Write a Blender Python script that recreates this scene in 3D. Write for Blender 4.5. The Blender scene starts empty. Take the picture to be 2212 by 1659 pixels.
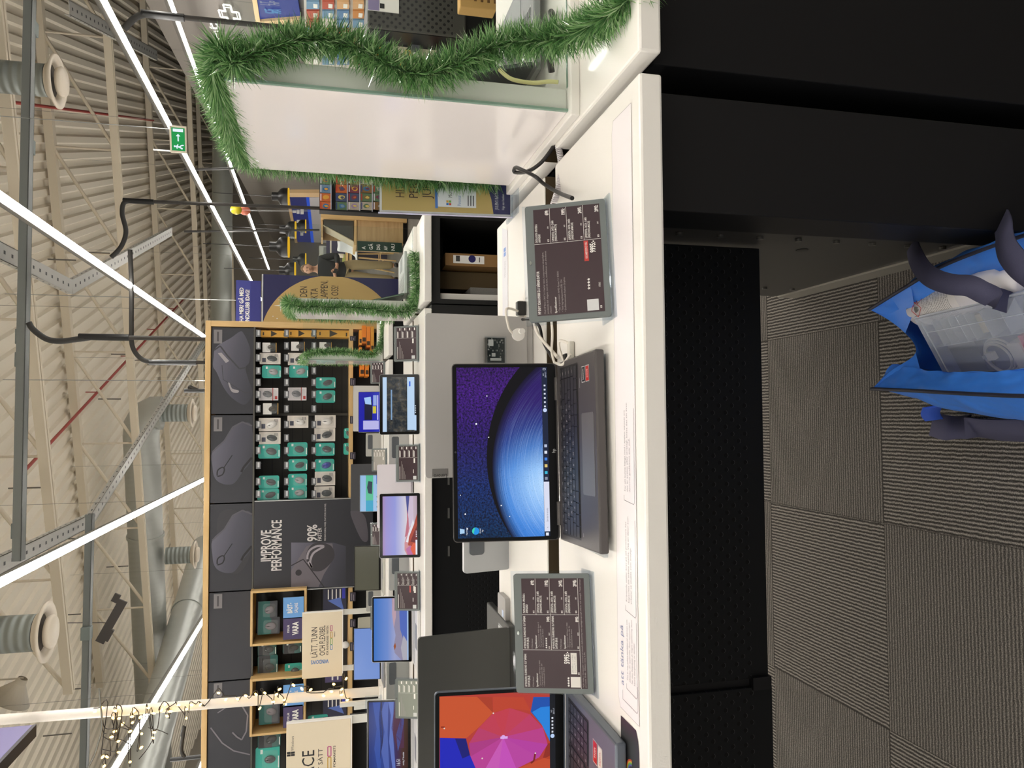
import bpy, math, random
from math import sin, cos, pi, radians as R, atan2, sqrt
from mathutils import Matrix, Vector
rnd = random.Random(7)
C = bpy.context.scene.collection
V = Vector
# ---------------------------------------------------------------- camera
FPX, EYE = 1662.0, V((0, 0, 1.35))
AR = V((0.99902, -0.044087, 0.0037887)); AU = V((0.0067779, 0.237075, 0.971468)); AF = V((0.043727, 0.97049, -0.237142))
cd = bpy.data.cameras.new('camera'); cam = bpy.data.objects.new('camera', cd); C.objects.link(cam)
cd.sensor_width = 36; cd.sensor_fit = 'HORIZONTAL'; cd.lens = 36 * FPX / 2212; cd.clip_start = .02; cd.clip_end = 200
# the phone was held upright and its picture stored on its side: picture right = down in the shop
mx = Matrix((( -AU.x, AR.x, -AF.x, EYE.x), (-AU.y, AR.y, -AF.y, EYE.y), (-AU.z, AR.z, -AF.z, EYE.z), (0, 0, 0, 1)))
cam.matrix_world = mx
bpy.context.scene.camera = cam
def ray(x, y): return AF + AR * ((829.5 - y) / FPX) - AU * ((x - 1106) / FPX)
def aY(x, y, Y): d = ray(x, y); return EYE + d * (Y / d.y)
def aX(x, y, X): d = ray(x, y); return EYE + d * (X / d.x)
def aZ(x, y, Z): d = ray(x, y); return EYE + d * ((Z - 1.35) / d.z)
# ---------------------------------------------------------------- materials
def lin(c):
    if isinstance(c, str): c = [int(c[i:i+2], 16) / 255 for i in (0, 2, 4)]
    return tuple(x / 12.92 if x <= .04045 else ((x + .055) / 1.055) ** 2.4 for x in c) + (1,)
_m = {}
def mat(col, rough=.5, metal=0, emit=0, coat=0, name=None, bump=None, spec=.5):
    k = (col, rough, metal, emit, coat, bump, spec)
    if k in _m: return _m[k]
    m = bpy.data.materials.new(name or 'm_' + col); m.use_nodes = True
    nt = m.node_tree; b = nt.nodes['Principled BSDF']
    c = lin(col)
    b.inputs['Base Color'].default_value = c if not emit else (0.01, 0.01, 0.01, 1)
    b.inputs['Roughness'].default_value = rough; b.inputs['Metallic'].default_value = metal
    b.inputs['Specular IOR Level'].default_value = spec
    if coat: b.inputs['Coat Weight'].default_value = coat; b.inputs['Coat Roughness'].default_value = .05
    if emit: b.inputs['Specular IOR Level'].default_value = .15; b.inputs['Emission Color'].default_value = c; b.inputs['Emission Strength'].default_value = emit
    if bump:
        tc = nt.nodes.new('ShaderNodeTexCoord'); n = nt.nodes.new('ShaderNodeTexNoise'); bp = nt.nodes.new('ShaderNodeBump')
        n.inputs['Scale'].default_value = bump[0]; bp.inputs['Strength'].default_value = bump[1]; bp.inputs['Distance'].default_value = .01
        nt.links.new(tc.outputs['Object'], n.inputs['Vector']); nt.links.new(n.outputs['Fac'], bp.inputs['Height']); nt.links.new(bp.outputs['Normal'], b.inputs['Normal'])
    _m[k] = m
    return m
class NT:                                                    # tiny node-graph writer
    def __init__(s, name):
        s.m = bpy.data.materials.new(name); s.m.use_nodes = True; s.t = s.m.node_tree; s.b = s.t.nodes['Principled BSDF']
    def n(s, kind, **kw):
        o = s.t.nodes.new('ShaderNode' + kind)
        for k, v in kw.items(): setattr(o, k, v)
        return o
    def put(s, sock, v):
        if isinstance(v, bpy.types.NodeSocket): s.t.links.new(v, sock)
        elif v is not None: sock.default_value = v
    def math(s, op, a, b=None, c=None, clamp=False):
        o = s.n('Math', operation=op, use_clamp=clamp)
        for i, v in enumerate((a, b, c)):
            if v is not None: s.put(o.inputs[i], v)
        return o.outputs[0]
    def mix(s, f, a, b, mode='MIX'):
        o = s.n('Mix', data_type='RGBA', blend_type=mode); s.put(o.inputs[0], f); s.put(o.inputs[6], a); s.put(o.inputs[7], b); return o.outputs[2]
    def ramp(s, f, stops, interp='LINEAR'):
        o = s.n('ValToRGB'); s.put(o.inputs[0], f); e = o.color_ramp.elements; o.color_ramp.interpolation = interp
        while len(e) < len(stops): e.new(.5)
        for q, (p, c) in zip(e, stops): q.position = p; q.color = c if len(c) == 4 and not isinstance(c, str) else lin(c)
        return o.outputs[0]
    def noise(s, vec, scale, detail=3, rough=.5):
        o = s.n('TexNoise'); o.inputs['Scale'].default_value = scale; o.inputs['Detail'].default_value = detail; o.inputs['Roughness'].default_value = rough
        if vec is not None: s.put(o.inputs['Vector'], vec)
        return o.outputs[0]
    def xyz(s, vec):
        o = s.n('SeparateXYZ'); s.put(o.inputs[0], vec); return o.outputs
    def vec(s, x, y, z=0):
        o = s.n('CombineXYZ'); s.put(o.inputs[0], x); s.put(o.inputs[1], y); s.put(o.inputs[2], z); return o.outputs[0]
    def co(s, kind): return s.n('TexCoord').outputs[kind]
    def emit(s, col, k=1):
        s.b.inputs['Base Color'].default_value = (.005, .005, .005, 1); s.b.inputs['Roughness'].default_value = .15; s.b.inputs['Specular IOR Level'].default_value = .15
        s.put(s.b.inputs['Emission Color'], col); s.b.inputs['Emission Strength'].default_value = k; return s.m
    def base(s, col, rough=.5, metal=0):
        s.put(s.b.inputs['Base Color'], col); s.put(s.b.inputs['Roughness'], rough); s.b.inputs['Metallic'].default_value = metal; return s.m
def glass(name, tint='EAF4EE', gloss=.08, alpha=.9):
    m = bpy.data.materials.new(name); m.use_nodes = True; t = m.node_tree; t.nodes.clear()
    o = t.nodes.new('ShaderNodeOutputMaterial'); mx_ = t.nodes.new('ShaderNodeMixShader'); tr = t.nodes.new('ShaderNodeBsdfTransparent'); gl = t.nodes.new('ShaderNodeBsdfGlossy'); fr = t.nodes.new('ShaderNodeMapRange'); lw = t.nodes.new('ShaderNodeLayerWeight'); lw.inputs[0].default_value = .35; fr.inputs[3].default_value = .014; fr.inputs[4].default_value = .4; fr.inputs[1].default_value = .25; t.links.new(lw.outputs['Facing'], fr.inputs[0])
    tr.inputs[0].default_value = lin(tint); gl.inputs['Roughness'].default_value = gloss
    t.links.new(fr.outputs[0], mx_.inputs[0]); t.links.new(tr.outputs[0], mx_.inputs[1]); t.links.new(gl.outputs[0], mx_.inputs[2]); t.links.new(mx_.outputs[0], o.inputs[0])
    return m
def milky(name, col, a, rough=.3):
    m = bpy.data.materials.new(name); m.use_nodes = True; b = m.node_tree.nodes['Principled BSDF']
    b.inputs['Base Color'].default_value = lin(col); b.inputs['Alpha'].default_value = a; b.inputs['Roughness'].default_value = rough
    return m
# ---------------------------------------------------------------- mesh writer
_tc = {}
def text_mesh(s, bold):
    k = (s, bold)
    if k in _tc: return _tc[k]
    cu = bpy.data.curves.new('t', 'FONT'); cu.body = s; cu.resolution_u = 2; cu.offset = bold; cu.fill_mode = 'FRONT'
    ob = bpy.data.objects.new('t', cu); C.objects.link(ob)
    me = bpy.data.meshes.new_from_object(ob.evaluated_get(bpy.context.evaluated_depsgraph_get()))
    r = ([tuple(v.co) for v in me.vertices], [tuple(p.vertices) for p in me.polygons])
    bpy.data.objects.remove(ob); bpy.data.curves.remove(cu); bpy.data.meshes.remove(me)
    xs = [v[0] for v in r[0]] or [0]
    r = (r[0], r[1], min(xs), max(xs))
    _tc[k] = r
    return r
class MB:
    def __init__(s, m=None): s.v = []; s.f = []; s.i = []; s.s = []; s.mats = []; s.M = Matrix(); s.c = 0; s.uv = None; m and s.use(m)
    def use(s, m):
        if m not in s.mats: s.mats.append(m)
        s.c = s.mats.index(m); return s
    def add(s, vs, fs, smooth=False):
        o = len(s.v); s.v += [tuple(s.M @ V(p)) for p in vs]
        for f in fs: s.f.append(tuple(o + q for q in f)); s.i.append(s.c); s.s.append(smooth)
        return s
    def box(s, x0, y0, z0, x1, y1, z1):
        if x0 > x1: x0, x1 = x1, x0
        if y0 > y1: y0, y1 = y1, y0
        if z0 > z1: z0, z1 = z1, z0
        return s.add([(x0,y0,z0),(x1,y0,z0),(x1,y1,z0),(x0,y1,z0),(x0,y0,z1),(x1,y0,z1),(x1,y1,z1),(x0,y1,z1)], [(0,3,2,1),(4,5,6,7),(0,1,5,4),(1,2,6,5),(2,3,7,6),(3,0,4,7)])
    def rect(s, x0, z0, x1, z1, y=0): return s.add([(x0,y,z0),(x1,y,z0),(x1,y,z1),(x0,y,z1)], [(0,1,2,3)])
    def poly(s, p, y=0): return s.add([(a, y, b) for a, b in p], [tuple(range(len(p)))])
    def flat(s, x0, y0, x1, y1, z): return s.add([(x0,y0,z),(x1,y0,z),(x1,y1,z),(x0,y1,z)], [(0,1,2,3)])
    def ext(s, p, y0, y1, smooth=False):                      # polygon in XZ pushed along Y
        n = len(p); vs = [(a, y0, b) for a, b in p] + [(a, y1, b) for a, b in p]
        s.add(vs, [tuple(range(n)), tuple(range(2*n-1, n-1, -1))])
        return s.add(vs, [(i, n+i, n+(i+1) % n, (i+1) % n) for i in range(n)], smooth)
    def exz(s, p, z0, z1):                                    # polygon in XY pushed along Z
        n = len(p); vs = [(a, b, z0) for a, b in p] + [(a, b, z1) for a, b in p]
        return s.add(vs, [tuple(range(n-1, -1, -1)), tuple(range(n, 2*n))] + [(i, (i+1) % n, n+(i+1) % n, n+i) for i in range(n)])
    def cyl(s, p, q, r, r2=None, n=16, caps=True):
        p, q = V(p), V(q); d = (q - p).normalized(); a = d.orthogonal().normalized(); b = d.cross(a); r2 = r if r2 is None else r2
        vs = [tuple(p + (a*cos(t)+b*sin(t))*r) for t in [2*pi*k/n for k in range(n)]] + [tuple(q + (a*cos(t)+b*sin(t))*r2) for t in [2*pi*k/n for k in range(n)]]
        s.add(vs, [(k, (k+1) % n, n+(k+1) % n, n+k) for k in range(n)], True)
        if caps: s.add(vs, [tuple(range(n-1, -1, -1)), tuple(range(n, 2*n))])
        return s
    def tube(s, path, r, n=8):
        P = [V(p) for p in path]; rr = r if isinstance(r, (list, tuple)) else [r]*len(P); vs = []; up = None
        for i, p in enumerate(P):
            d = (P[min(i+1, len(P)-1)] - P[max(i-1, 0)])
            d = d.normalized() if d.length > 1e-9 else V((0, 0, 1))
            if up is None: up = d.orthogonal().normalized()
            up = (up - d*up.dot(d)); up = up.normalized() if up.length > 1e-6 else d.orthogonal().normalized()
            b = d.cross(up)
            vs += [tuple(p + (up*cos(2*pi*k/n)+b*sin(2*pi*k/n))*rr[i]) for k in range(n)]
        fs = [(i*n+k, i*n+(k+1) % n, (i+1)*n+(k+1) % n, (i+1)*n+k) for i in range(len(P)-1) for k in range(n)]
        s.add(vs, fs, True); return s.add(vs, [tuple(range(n-1, -1, -1)), tuple(range((len(P)-1)*n, len(P)*n))])
    def lathe(s, prof, n=24, at=(0, 0, 0)):
        vs = [(at[0]+r*cos(2*pi*k/n), at[1]+r*sin(2*pi*k/n), at[2]+z) for r, z in prof for k in range(n)]
        return s.add(vs, [(i*n+k, i*n+(k+1) % n, (i+1)*n+(k+1) % n, (i+1)*n+k) for i in range(len(prof)-1) for k in range(n)], True)
    def ball(s, c, rx, ry=None, rz=None, n=12):
        ry = rx if ry is None else ry; rz = rx if rz is None else rz; m_ = n//2
        vs = [(c[0]+rx*sin(pi*i/m_)*cos(2*pi*k/n), c[1]+ry*sin(pi*i/m_)*sin(2*pi*k/n), c[2]+rz*cos(pi*i/m_)) for i in range(m_+1) for k in range(n)]
        return s.add(vs, [(i*n+k, (i+1)*n+k, (i+1)*n+(k+1) % n, i*n+(k+1) % n) for i in range(m_) for k in range(n)], True)
    def ring(s, pts, w, y=0):                                  # polyline drawn as a flat band in XZ
        for (a, b), (c, d) in zip(pts, pts[1:]):
            L = sqrt((c-a)**2 + (d-b)**2) or 1; nx, nz = -(d-b)/L*w/2, (c-a)/L*w/2
            s.poly([(a-nx, b-nz), (c-nx, d-nz), (c+nx, d+nz), (a+nx, b+nz)], y)
        return s
    def disc(s, x, z, r, y=0, n=20, rz=None): return s.poly([(x+r*cos(2*pi*k/n), z+(rz or r)*sin(2*pi*k/n)) for k in range(n)], y)
    def star(s, x, z, r, y=0): return s.poly([(x+r*(1 if k % 2 == 0 else .42)*sin(pi*k/5), z+r*(1 if k % 2 == 0 else .42)*cos(pi*k/5)) for k in range(10)], y)
    def text(s, t, x, z, h, y=0, sx=.62, al='L', bold=.012, rot=0, W=None):     # h = cap height; W = forced width
        vs, fs, a, b = text_mesh(t, bold)
        if not vs: return s
        k = h/.73; kx = k*sx if W is None else W/max(b-a, 1e-6); wid = (b-a)*kx
        o = {'L': 0, 'C': -wid/2, 'R': -wid}[al]; cr, sr = cos(rot), sin(rot)
        P = [((p[0]-a)*kx+o, p[1]*k) for p in vs]
        return s.add([(x+p*cr-q*sr, y, z+p*sr+q*cr) for p, q in P], fs)
    def build(s, name, parent=None, loc=None, rot=None, bevel=0, seg=2, sub=0, label=None, wn=False):
        me = bpy.data.meshes.new(name); me.from_pydata(s.v, [], s.f)
        for m in s.mats: me.materials.append(m)
        me.polygons.foreach_set('material_index', s.i); me.polygons.foreach_set('use_smooth', s.s); me.update()
        o = bpy.data.objects.new(name, me); C.objects.link(o)
        if parent: o.parent = parent
        if loc is not None: o.location = loc
        if rot is not None: o.rotation_euler = rot
        if bevel:
            b = o.modifiers.new('bevel', 'BEVEL'); b.width = bevel; b.segments = seg; b.limit_method = 'ANGLE'; b.angle_limit = R(40)
        if sub:
            q = o.modifiers.new('sub', 'SUBSURF'); q.levels = q.render_levels = sub
        if label: o['label'] = label
        return o
def tag(o, label, cat, group=None, kind=None):
    if kind != 'structure': o['label'] = label; o['category'] = cat
    if group: o['group'] = group
    if kind: o['kind'] = kind
    return o
def thing(name, label, cat, loc=(0, 0, 0), rz=0, group=None, rot=None):
    o = bpy.data.objects.new(name, None); C.objects.link(o); o.location = loc; o.rotation_euler = rot or (0, 0, rz); o.empty_display_size = .05
    return tag(o, label, cat, group)
def struct(o): o['kind'] = 'structure'; return o
def smooth_path(P, k=6, closed=False):
    P = [V(p) for p in P]; out = []; n = len(P)
    for i in range(n if closed else n-1):
        g = (lambda j: P[j % n]) if closed else (lambda j: P[max(0, min(n-1, j))])
        a, b, c, d = g(i-1), g(i), g(i+1), g(i+2)
        for q in range(k):
            t = q/k; out.append(.5*((2*b)+(c-a)*t+(2*a-5*b+4*c-d)*t*t+(3*b-a-3*c+d)*t**3))
    if not closed: out.append(P[-1])
    return out
def blob(pts, k=6): return [(p.x, p.y) for p in smooth_path([(a, b, 0) for a, b in pts], k, True)]
def rrect(x0, z0, x1, z1, r, n=4):
    o = []
    for cx, cz, a in ((x1-r, z0+r, -pi/2), (x1-r, z1-r, 0), (x0+r, z1-r, pi/2), (x0+r, z0+r, pi)):
        o += [(cx+r*cos(a+pi/2*k/n), cz+r*sin(a+pi/2*k/n)) for k in range(n+1)]
    return o
# common looks
WHITE = mat('F3F0EA', .32, name='white_laminate', coat=.15); WHITE2 = mat('F1EEE9', .4, name='white_plastic'); BLACK = mat('131315', .5, name='black_lacquer', spec=.25)
BLK = mat('0B0B0C', .35, name='black_plastic'); DGREY = mat('3A3C3E', .5, name='dark_grey'); MGREY = mat('8A8D8E', .45, name='mid_grey'); LGREY = mat('C4C5C4', .4, name='light_grey')
STEEL = mat('A9ABAA', .35, .8, name='steel'); GALV = mat('A5A8A6', .38, .85, name='galvanised', bump=(30, .1)); ALU = mat('BFC0C0', .32, .6, name='aluminium')
CREAM = mat('D8CDB8', .6, name='cream_steel'); GOLDP = mat('CDAF63', .5, name='gold_print'); NAVYP = mat('23245A', .5, name='navy_print'); TEAL = mat('36B4A5', .4, name='teal_card')
RED = mat('B8322B', .5, name='red'); INK = mat('1B1A1C', .5, name='ink'); TXW = mat('E9E6E2', .5, name='white_ink'); PAPER = mat('F3F1EC', .6, name='paper')
def wood_mat(name, a, b, axis=0, scale=1):
    g = NT(name); x = g.xyz(g.co('Object'))
    k = [3, 3, 3]; k[axis] = .25
    v = g.vec(g.math('MULTIPLY', x[0], k[0]*scale), g.math('MULTIPLY', x[1], k[1]*scale), g.math('MULTIPLY', x[2], k[2]*scale))
    n = g.noise(v, 9, 5, .6)
    return g.base(g.mix(g.math('MULTIPLY', g.math('SUBTRACT', n, .3), 2, clamp=True), lin(a), lin(b)), .5)
WOODX = wood_mat('light_wood_x', 'DDBB84', 'CBA66C', 0); WOODZ = wood_mat('light_wood_z', 'DDBB84', 'CBA66C', 2); OAK = wood_mat('oak_panel', 'CDAE80', 'B08F60', 0)
# ================================================================ the shop itself
PHI = math.atan(.35); RD = V((sin(PHI), cos(PHI), 0)); TD = V((cos(PHI), -sin(PHI), 0))      # roof runs at an angle to the shelves
def carpet():
    g = NT('carpet_tile'); p = g.xyz(g.n('NewGeometry').outputs['Position'])
    tx = g.math('DIVIDE', g.math('ADD', p[0], .268), .504); ty = g.math('DIVIDE', g.math('SUBTRACT', p[1], 1.648), .497)
    par = g.math('MODULO', g.math('ADD', g.math('ADD', g.math('FLOOR', tx), g.math('FLOOR', ty)), 201), 2)
    pos = g.n('NewGeometry').outputs['Position']; n1 = g.noise(pos, 55, 4, .7); n2 = g.noise(pos, 420, 2, .7)
    def wave(a): return g.math('SINE', g.math('ADD', g.math('MULTIPLY', a, 2*pi/.0092), g.math('MULTIPLY', n1, 5)))
    w = g.n('Mix', data_type='FLOAT'); g.put(w.inputs[0], par); g.put(w.inputs[2], wave(p[0])); g.put(w.inputs[3], wave(p[1]))
    h = g.math('ADD', g.math('MULTIPLY', w.outputs[0], g.math('SUBTRACT', .30, g.math('MULTIPLY', par, .12))), g.math('ADD', g.math('MULTIPLY', n2, 1.3), -.16), clamp=True)
    fx = g.math('ABSOLUTE', g.math('SUBTRACT', g.math('FRACT', tx), .5)); fy = g.math('ABSOLUTE', g.math('SUBTRACT', g.math('FRACT', ty), .5))
    seam = g.math('GREATER_THAN', g.math('MAXIMUM', fx, fy), .4965)
    c = g.ramp(h, [(.15, '2E2C2A'), (.55, '67635E'), (.95, 'ABA59C')])
    c = g.mix(g.math('MULTIPLY', seam, .55), c, lin('26231F'))
    bp = g.n('Bump'); bp.inputs['Strength'].default_value = .5; bp.inputs['Distance'].default_value = .004; g.put(bp.inputs['Height'], h); g.put(g.b.inputs['Normal'], bp.outputs[0])
    g.b.inputs['Specular IOR Level'].default_value = .15
    return g.base(c, .95)
struct(MB(carpet()).box(-14, -8, -.05, 22, 46, 0).build('floor'))
# roof: trapezoid sheet running along RD
m = MB(mat('E6DDCB', .6, name='roof_sheet')); m.M = Matrix.Rotation(-PHI, 4, 'Z')
ZC = 6.75; per = .34; prof = []
for k in range(-80, 90): prof += [(k*per, 0), (k*per+.13, 0), (k*per+.17, .06), (k*per+.30, .06)]
vs = [(a, -20, ZC+b) for a, b in prof] + [(a, 62, ZC+b) for a, b in prof]; n = len(prof)
m.add(vs, [(i+1, i, n+i, n+i+1) for i in range(n-1)])
struct(m.build('ceiling'))
WALLM = NT('grey_wall_board'); _p = WALLM.xyz(WALLM.n('NewGeometry').outputs['Position'])
_s = WALLM.math('GREATER_THAN', WALLM.math('ABSOLUTE', WALLM.math('SUBTRACT', WALLM.math('FRACT', WALLM.math('DIVIDE', _p[1], 2.4)), .5)), .494)
WALLM = WALLM.base(WALLM.mix(WALLM.math('MULTIPLY', _s, .5), lin('655F58'), lin('2e2b28')), .6)
m = MB(mat('8C857A', .7, name='back_wall_paint')).box(-14, 42, 0, 22, 42.2, 8); struct(m.build('wall_back'))
struct(MB(mat('8C857A', .7)).box(-14.2, -8, 0, -14, 42, 8).build('wall_left'))
m = MB(WALLM)                                                   # right wall of the sales floor, 4 m high, turned a little from the islands
wx = lambda Y: 5.05 + .105*Y
m.exz([(wx(5), 5), (wx(42), 42), (wx(42)+.2, 42), (wx(5)+.2, 5)], 0, 4.0); struct(m.build('wall_right'))
struct(MB(mat('4A4743', .8)).box(22, -8, 0, 22.2, 42, 8).build('wall_outer'))
def aW(x, y, off=.03):
    d = ray(x, y); t = (5.05 - off)/(d.x - .105*d.y); return EYE + d*t
# ---------------------------------------------------------------- roof trusses
def truss(D, label, a0, a1, zt=6.7, zb=5.45):
    t = thing('roof_truss', label, 'roof truss', RD*D, -PHI, 'cream steel trusses under the roof')
    MB(CREAM).box(a0, -.09, zt-.16, a1, .09, zt).build('top_chord', t)
    MB(CREAM).box(a0, -.08, zb-.07, a1, -.02, zb+.07).box(a0, .02, zb-.07, a1, .08, zb+.07).build('bottom_chord', t)
    st = 2.1; k = 0; x = a0
    while x < a1-.1:
        MB(CREAM).cyl((x, 0, zb), (min(x+st, a1), 0, zt-.1), .035, n=6).build('brace', t)
        MB(CREAM).cyl((min(x+st, a1), 0, zt-.1), (min(x+st, a1), 0, zb), .022, n=6).build('brace', t); x += st
for D, l, a0, a1 in ((12.1, 'cream lattice roof truss nearest overhead, cut by the picture edge', -9, 8), (17.6, 'cream lattice roof truss behind the grey cable channel', -13, 9), (27, 'cream lattice roof truss farther back behind the angled cable tray', -17, 9), (37, 'farthest cream lattice roof truss before the back wall', -20, 7)):
    truss(D, l, a0, a1)
# ---------------------------------------------------------------- light lines
TUBE = mat('FFFAF2', .4, emit=43, name='lit_tube'); TRUNK = mat('55524C', .5, name='light_trunking')
def light_line(X, y0, y1, label, z=3.2):
    t = thing('light_line', label, 'strip light', (X, y0, z), 0, 'light lines hung along the aisles'); L = y1-y0
    MB(TRUNK).box(-.016, 0, .052, .016, L, .10).build('trunking', t)
    MB(TUBE).ext([(.028*cos(a), .03+.026*sin(a)) for a in [2*pi*k/12 for k in range(12)]], 0, L, True).build('tube', t)
    for k in range(int(L//8)+1): MB(mat('77736a', .7)).cyl((0, 1+8*k, .09), (0, 1+8*k, 3.3), .0022, n=5).build('hanger_wire', t)
light_line(1.34, -7, 41, 'bright light line vanishing behind the top right corner of the mouse wall')  # hidden stretch past the mouse wall lengthened to light the back wall
light_line(3.66, -7, 24.6, 'bright light line passing behind the green exit sign')
light_line(5.35, 8.2, 28.5, 'bright light line running in front of the dark right wall', 3.25)
light_line(-.965, -7, 41, 'bright light line ending at the middle of the mouse wall header')  # runs on unseen behind the header, extended to brighten the far end
light_line(-3.23, -7, 41, 'bright light line behind the white pole with fairy lights')  # far part out of sight, also extended for light at the back
light_line(-7.8, -7, 41, 'unseen light line added two aisles beyond the left picture edge')  # out of view, added to brighten the shop and roof
light_line(-5.5, -7, 41, 'unseen light line added over the next aisle beyond the left picture edge')  # continues the row spacing unseen, added for more light
# ---------------------------------------------------------------- cable channels, trays, boxes
chm = mat('7C8180', .45, .5, name='channel_steel')
def channel(p, q, name, label, cat, w=.1, h=.07, m_=chm, holes=False, group=None):
    p, q = V(p), V(q); d = q-p; L = d.length
    b = MB(m_); b.box(0, -w/2, 0, L, w/2, .008).box(0, -w/2, 0, L, -w/2+.008, h).box(0, w/2-.008, 0, L, w/2, h)
    if holes:
        b.use(DGREY)
        k = .12
        while k < L:
            b.box(k, -w/2-.001, h*.35, k+.05, -w/2+.001, h*.6).box(k, w/2-.001, h*.35, k+.05, w/2+.001, h*.6).box(k, -.02, -.001, k+.05, .02, .001); k += .22
    o = b.build(name, loc=p); o.rotation_euler = (0, -atan2(d.z, sqrt(d.x**2+d.y**2)), atan2(d.y, d.x)); return tag(o, label, cat, group)
channel(aZ(75, -40, 4.6), aZ(50, 1210, 4.6), 'cable_channel', 'long dark grey steel channel spanning the roof near the picture edge', 'cable channel', .14, .09)
channel(aZ(202, 1110, 4.6), aZ(188, 1700, 4.6), 'cable_channel', 'grey steel channel further back behind the lower left air diffuser', 'cable channel', .14, .09)
tm = mat('C3C3BE', .4, .6, name='tray_steel')
for pts, lab in ((((-20, 530), (157, 620)), 'perforated cable tray running with the aisle above the longest light line'), (((157, 620), (372, 500)), 'perforated cable tray turning off at an angle beyond the light line'),
                 (((-20, 1232), (199, 1123)), 'perforated cable tray above the light line at the middle of the mouse wall'), (((199, 1123), (455, 720)), 'long perforated cable tray running diagonally towards the mouse wall corner'),
                 (((150, 16), (340, 120)), 'perforated cable tray beside the dark right wall top')):
    channel(aZ(*pts[0], 4.8), aZ(*pts[1], 4.8), 'cable_tray', lab, 'cable tray', .2, .07, tm, True, 'perforated cable trays under the roof')
for (x0, x1, y0, y1), lab in (((56, 77, 42, 74), 'small grey junction box on the channel beside the upper air diffuser'), ((48, 70, 298, 330), 'small grey junction box on the channel below the upper air diffuser'),
        ((36, 57, 711, 744), 'small grey junction box on the channel where the black cable loop starts'), ((35, 56, 761, 793), 'small grey junction box on the channel just left of the black cable loop'),
        ((27, 49, 1130, 1162), 'small grey junction box at the left end of the near channel'), ((176, 196, 1355, 1381), 'small grey junction box on the rear channel')):
    Y = 12.25 if y0 > 1300 else 9.74; p = aY(x1, y1, Y); q = aY(x0, y0, Y)
    tag(MB(mat('76807E', .5)).box(p.x, Y-.05, p.z, q.x, Y+.1, q.z).build('junction_box', bevel=.006), lab, 'junction box', 'grey boxes on the cable channels')
# red sprinkler pipes
for a, b, lab in (((40, 1031), (395, 648), 'thin red sprinkler pipe crossing the roof above the mouse wall'), ((20, 220), (331, 260), 'thin red sprinkler pipe behind the upper air diffuser')):
    p, q = aZ(*a, 6.45), aZ(*b, 6.45); o = MB(mat('A04038', .5)).cyl(p, q, .03, n=8)
    for k in range(5): c = p.lerp(q, (k+.5)/5); o.cyl(c, c+V((0, 0, .25)), .012, n=6)
    tag(o.build('sprinkler_pipe'), lab, 'pipe')
# spiral ducts and air diffusers
g = NT('spiral_duct'); x_ = g.xyz(g.co('Object')); w_ = g.math('SINE', g.math('MULTIPLY', g.math('ADD', x_[0], g.math('MULTIPLY', x_[2], .15)), 2*pi/.13))
bp = g.n('Bump'); bp.inputs['Strength'].default_value = .07; bp.inputs['Distance'].default_value = .02; g.put(bp.inputs['Height'], w_); g.put(g.b.inputs['Normal'], bp.outputs[0])
DUCT = g.base(lin('B4B7B2'), .4, .45)
g = NT('flex_duct'); x_ = g.xyz(g.co('Object')); w_ = g.math('SINE', g.math('MULTIPLY', x_[2], 2*pi/.1))
bp = g.n('Bump'); bp.inputs['Strength'].default_value = .5; bp.inputs['Distance'].default_value = .02; g.put(bp.inputs['Height'], w_); g.put(g.b.inputs['Normal'], bp.outputs[0])
FLEX = g.base(lin('8C928E'), .45, .3)
def diffuser(c, r, up, label, bend=None):
    t = thing('air_diffuser', label, 'air diffuser', c, 0, 'round air diffusers under the roof')
    dw = mat('D8CDBB', .45, name='diffuser_white')
    MB(dw).lathe([(r*.62, .06), (r*.68, .0), (r*.95, -.03), (r, -.02), (r, .0), (r*.7, .05), (r*.62, .09)], 32).build('rim', t)
    MB(dw).lathe([(0, -.1), (r*.5, -.1), (r*.56, -.07), (r*.5, -.02), (0, -.02)], 28).build('centre_plate', t)
    MB(mat('514A42', .7)).lathe([(0, .05), (r*.62, .05)], 24).build('throat', t)
    MB(FLEX).cyl((0, 0, .1), (0, 0, up), r*.6, n=24).build('duct', t)
    if bend: bend(t, r*.6, up)
zc = lambda p: (p-EYE).dot(AF)
p = aZ(122, 176, 4.6); diffuser(p, 57*zc(p)/FPX, 2.1, 'round cream air diffuser near the upper picture edge beside the right light line')
p = aZ(98, 1365, 4.6); diffuser(p, 65*zc(p)/FPX, 2.1, 'largest round cream air diffuser at the lower left of the roof')
p2 = aZ(415, 892, 4.6); diffuser(p2, 31*zc(p2)/FPX, .75, 'small round air diffuser hanging from the duct elbow just above the mouse wall')
p3 = aZ(421, 1198, 4.6); diffuser(p3, 30*zc(p3)/FPX, .7, 'small round air diffuser under the long spiral duct')
d0 = V((p2.x, p2.y, 5.65)); e0 = aZ(343, 1500, 5.65); dd = (e0-d0).normalized(); zz = V((0, 0, 1))
path = [d0+V((0, 0, -.35)), d0+V((0, 0, -.15)), d0+dd*.08+zz*.02, d0+dd*.3+zz*.13, d0+dd*.6+zz*.16] + [d0+dd*k+zz*.16 for k in (1, 4, 8, 12)]
m = MB(DUCT); m.tube(path, .42, 24)
for k in (3.2, 6.6): m.cyl(d0+dd*k+zz*.16, d0+dd*(k+.08)+zz*.16, .45, n=24)
tag(m.build('spiral_duct'), 'large galvanised spiral duct with elbow running above the mouse wall to the left', 'duct')
q0, q1 = aZ(432, 1225, 4.95), aZ(372, 1440, 4.95)
m = MB(DUCT); dq = (q1-q0).normalized(); m.cyl(q0-dq*1.2, q1+dq*9, .4, n=24); m.cyl(q0+dq*2.2, q0+dq*2.3, .425, n=24)
tag(m.build('spiral_duct'), 'second galvanised spiral duct behind the white pole, lower than the first', 'duct')
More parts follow.
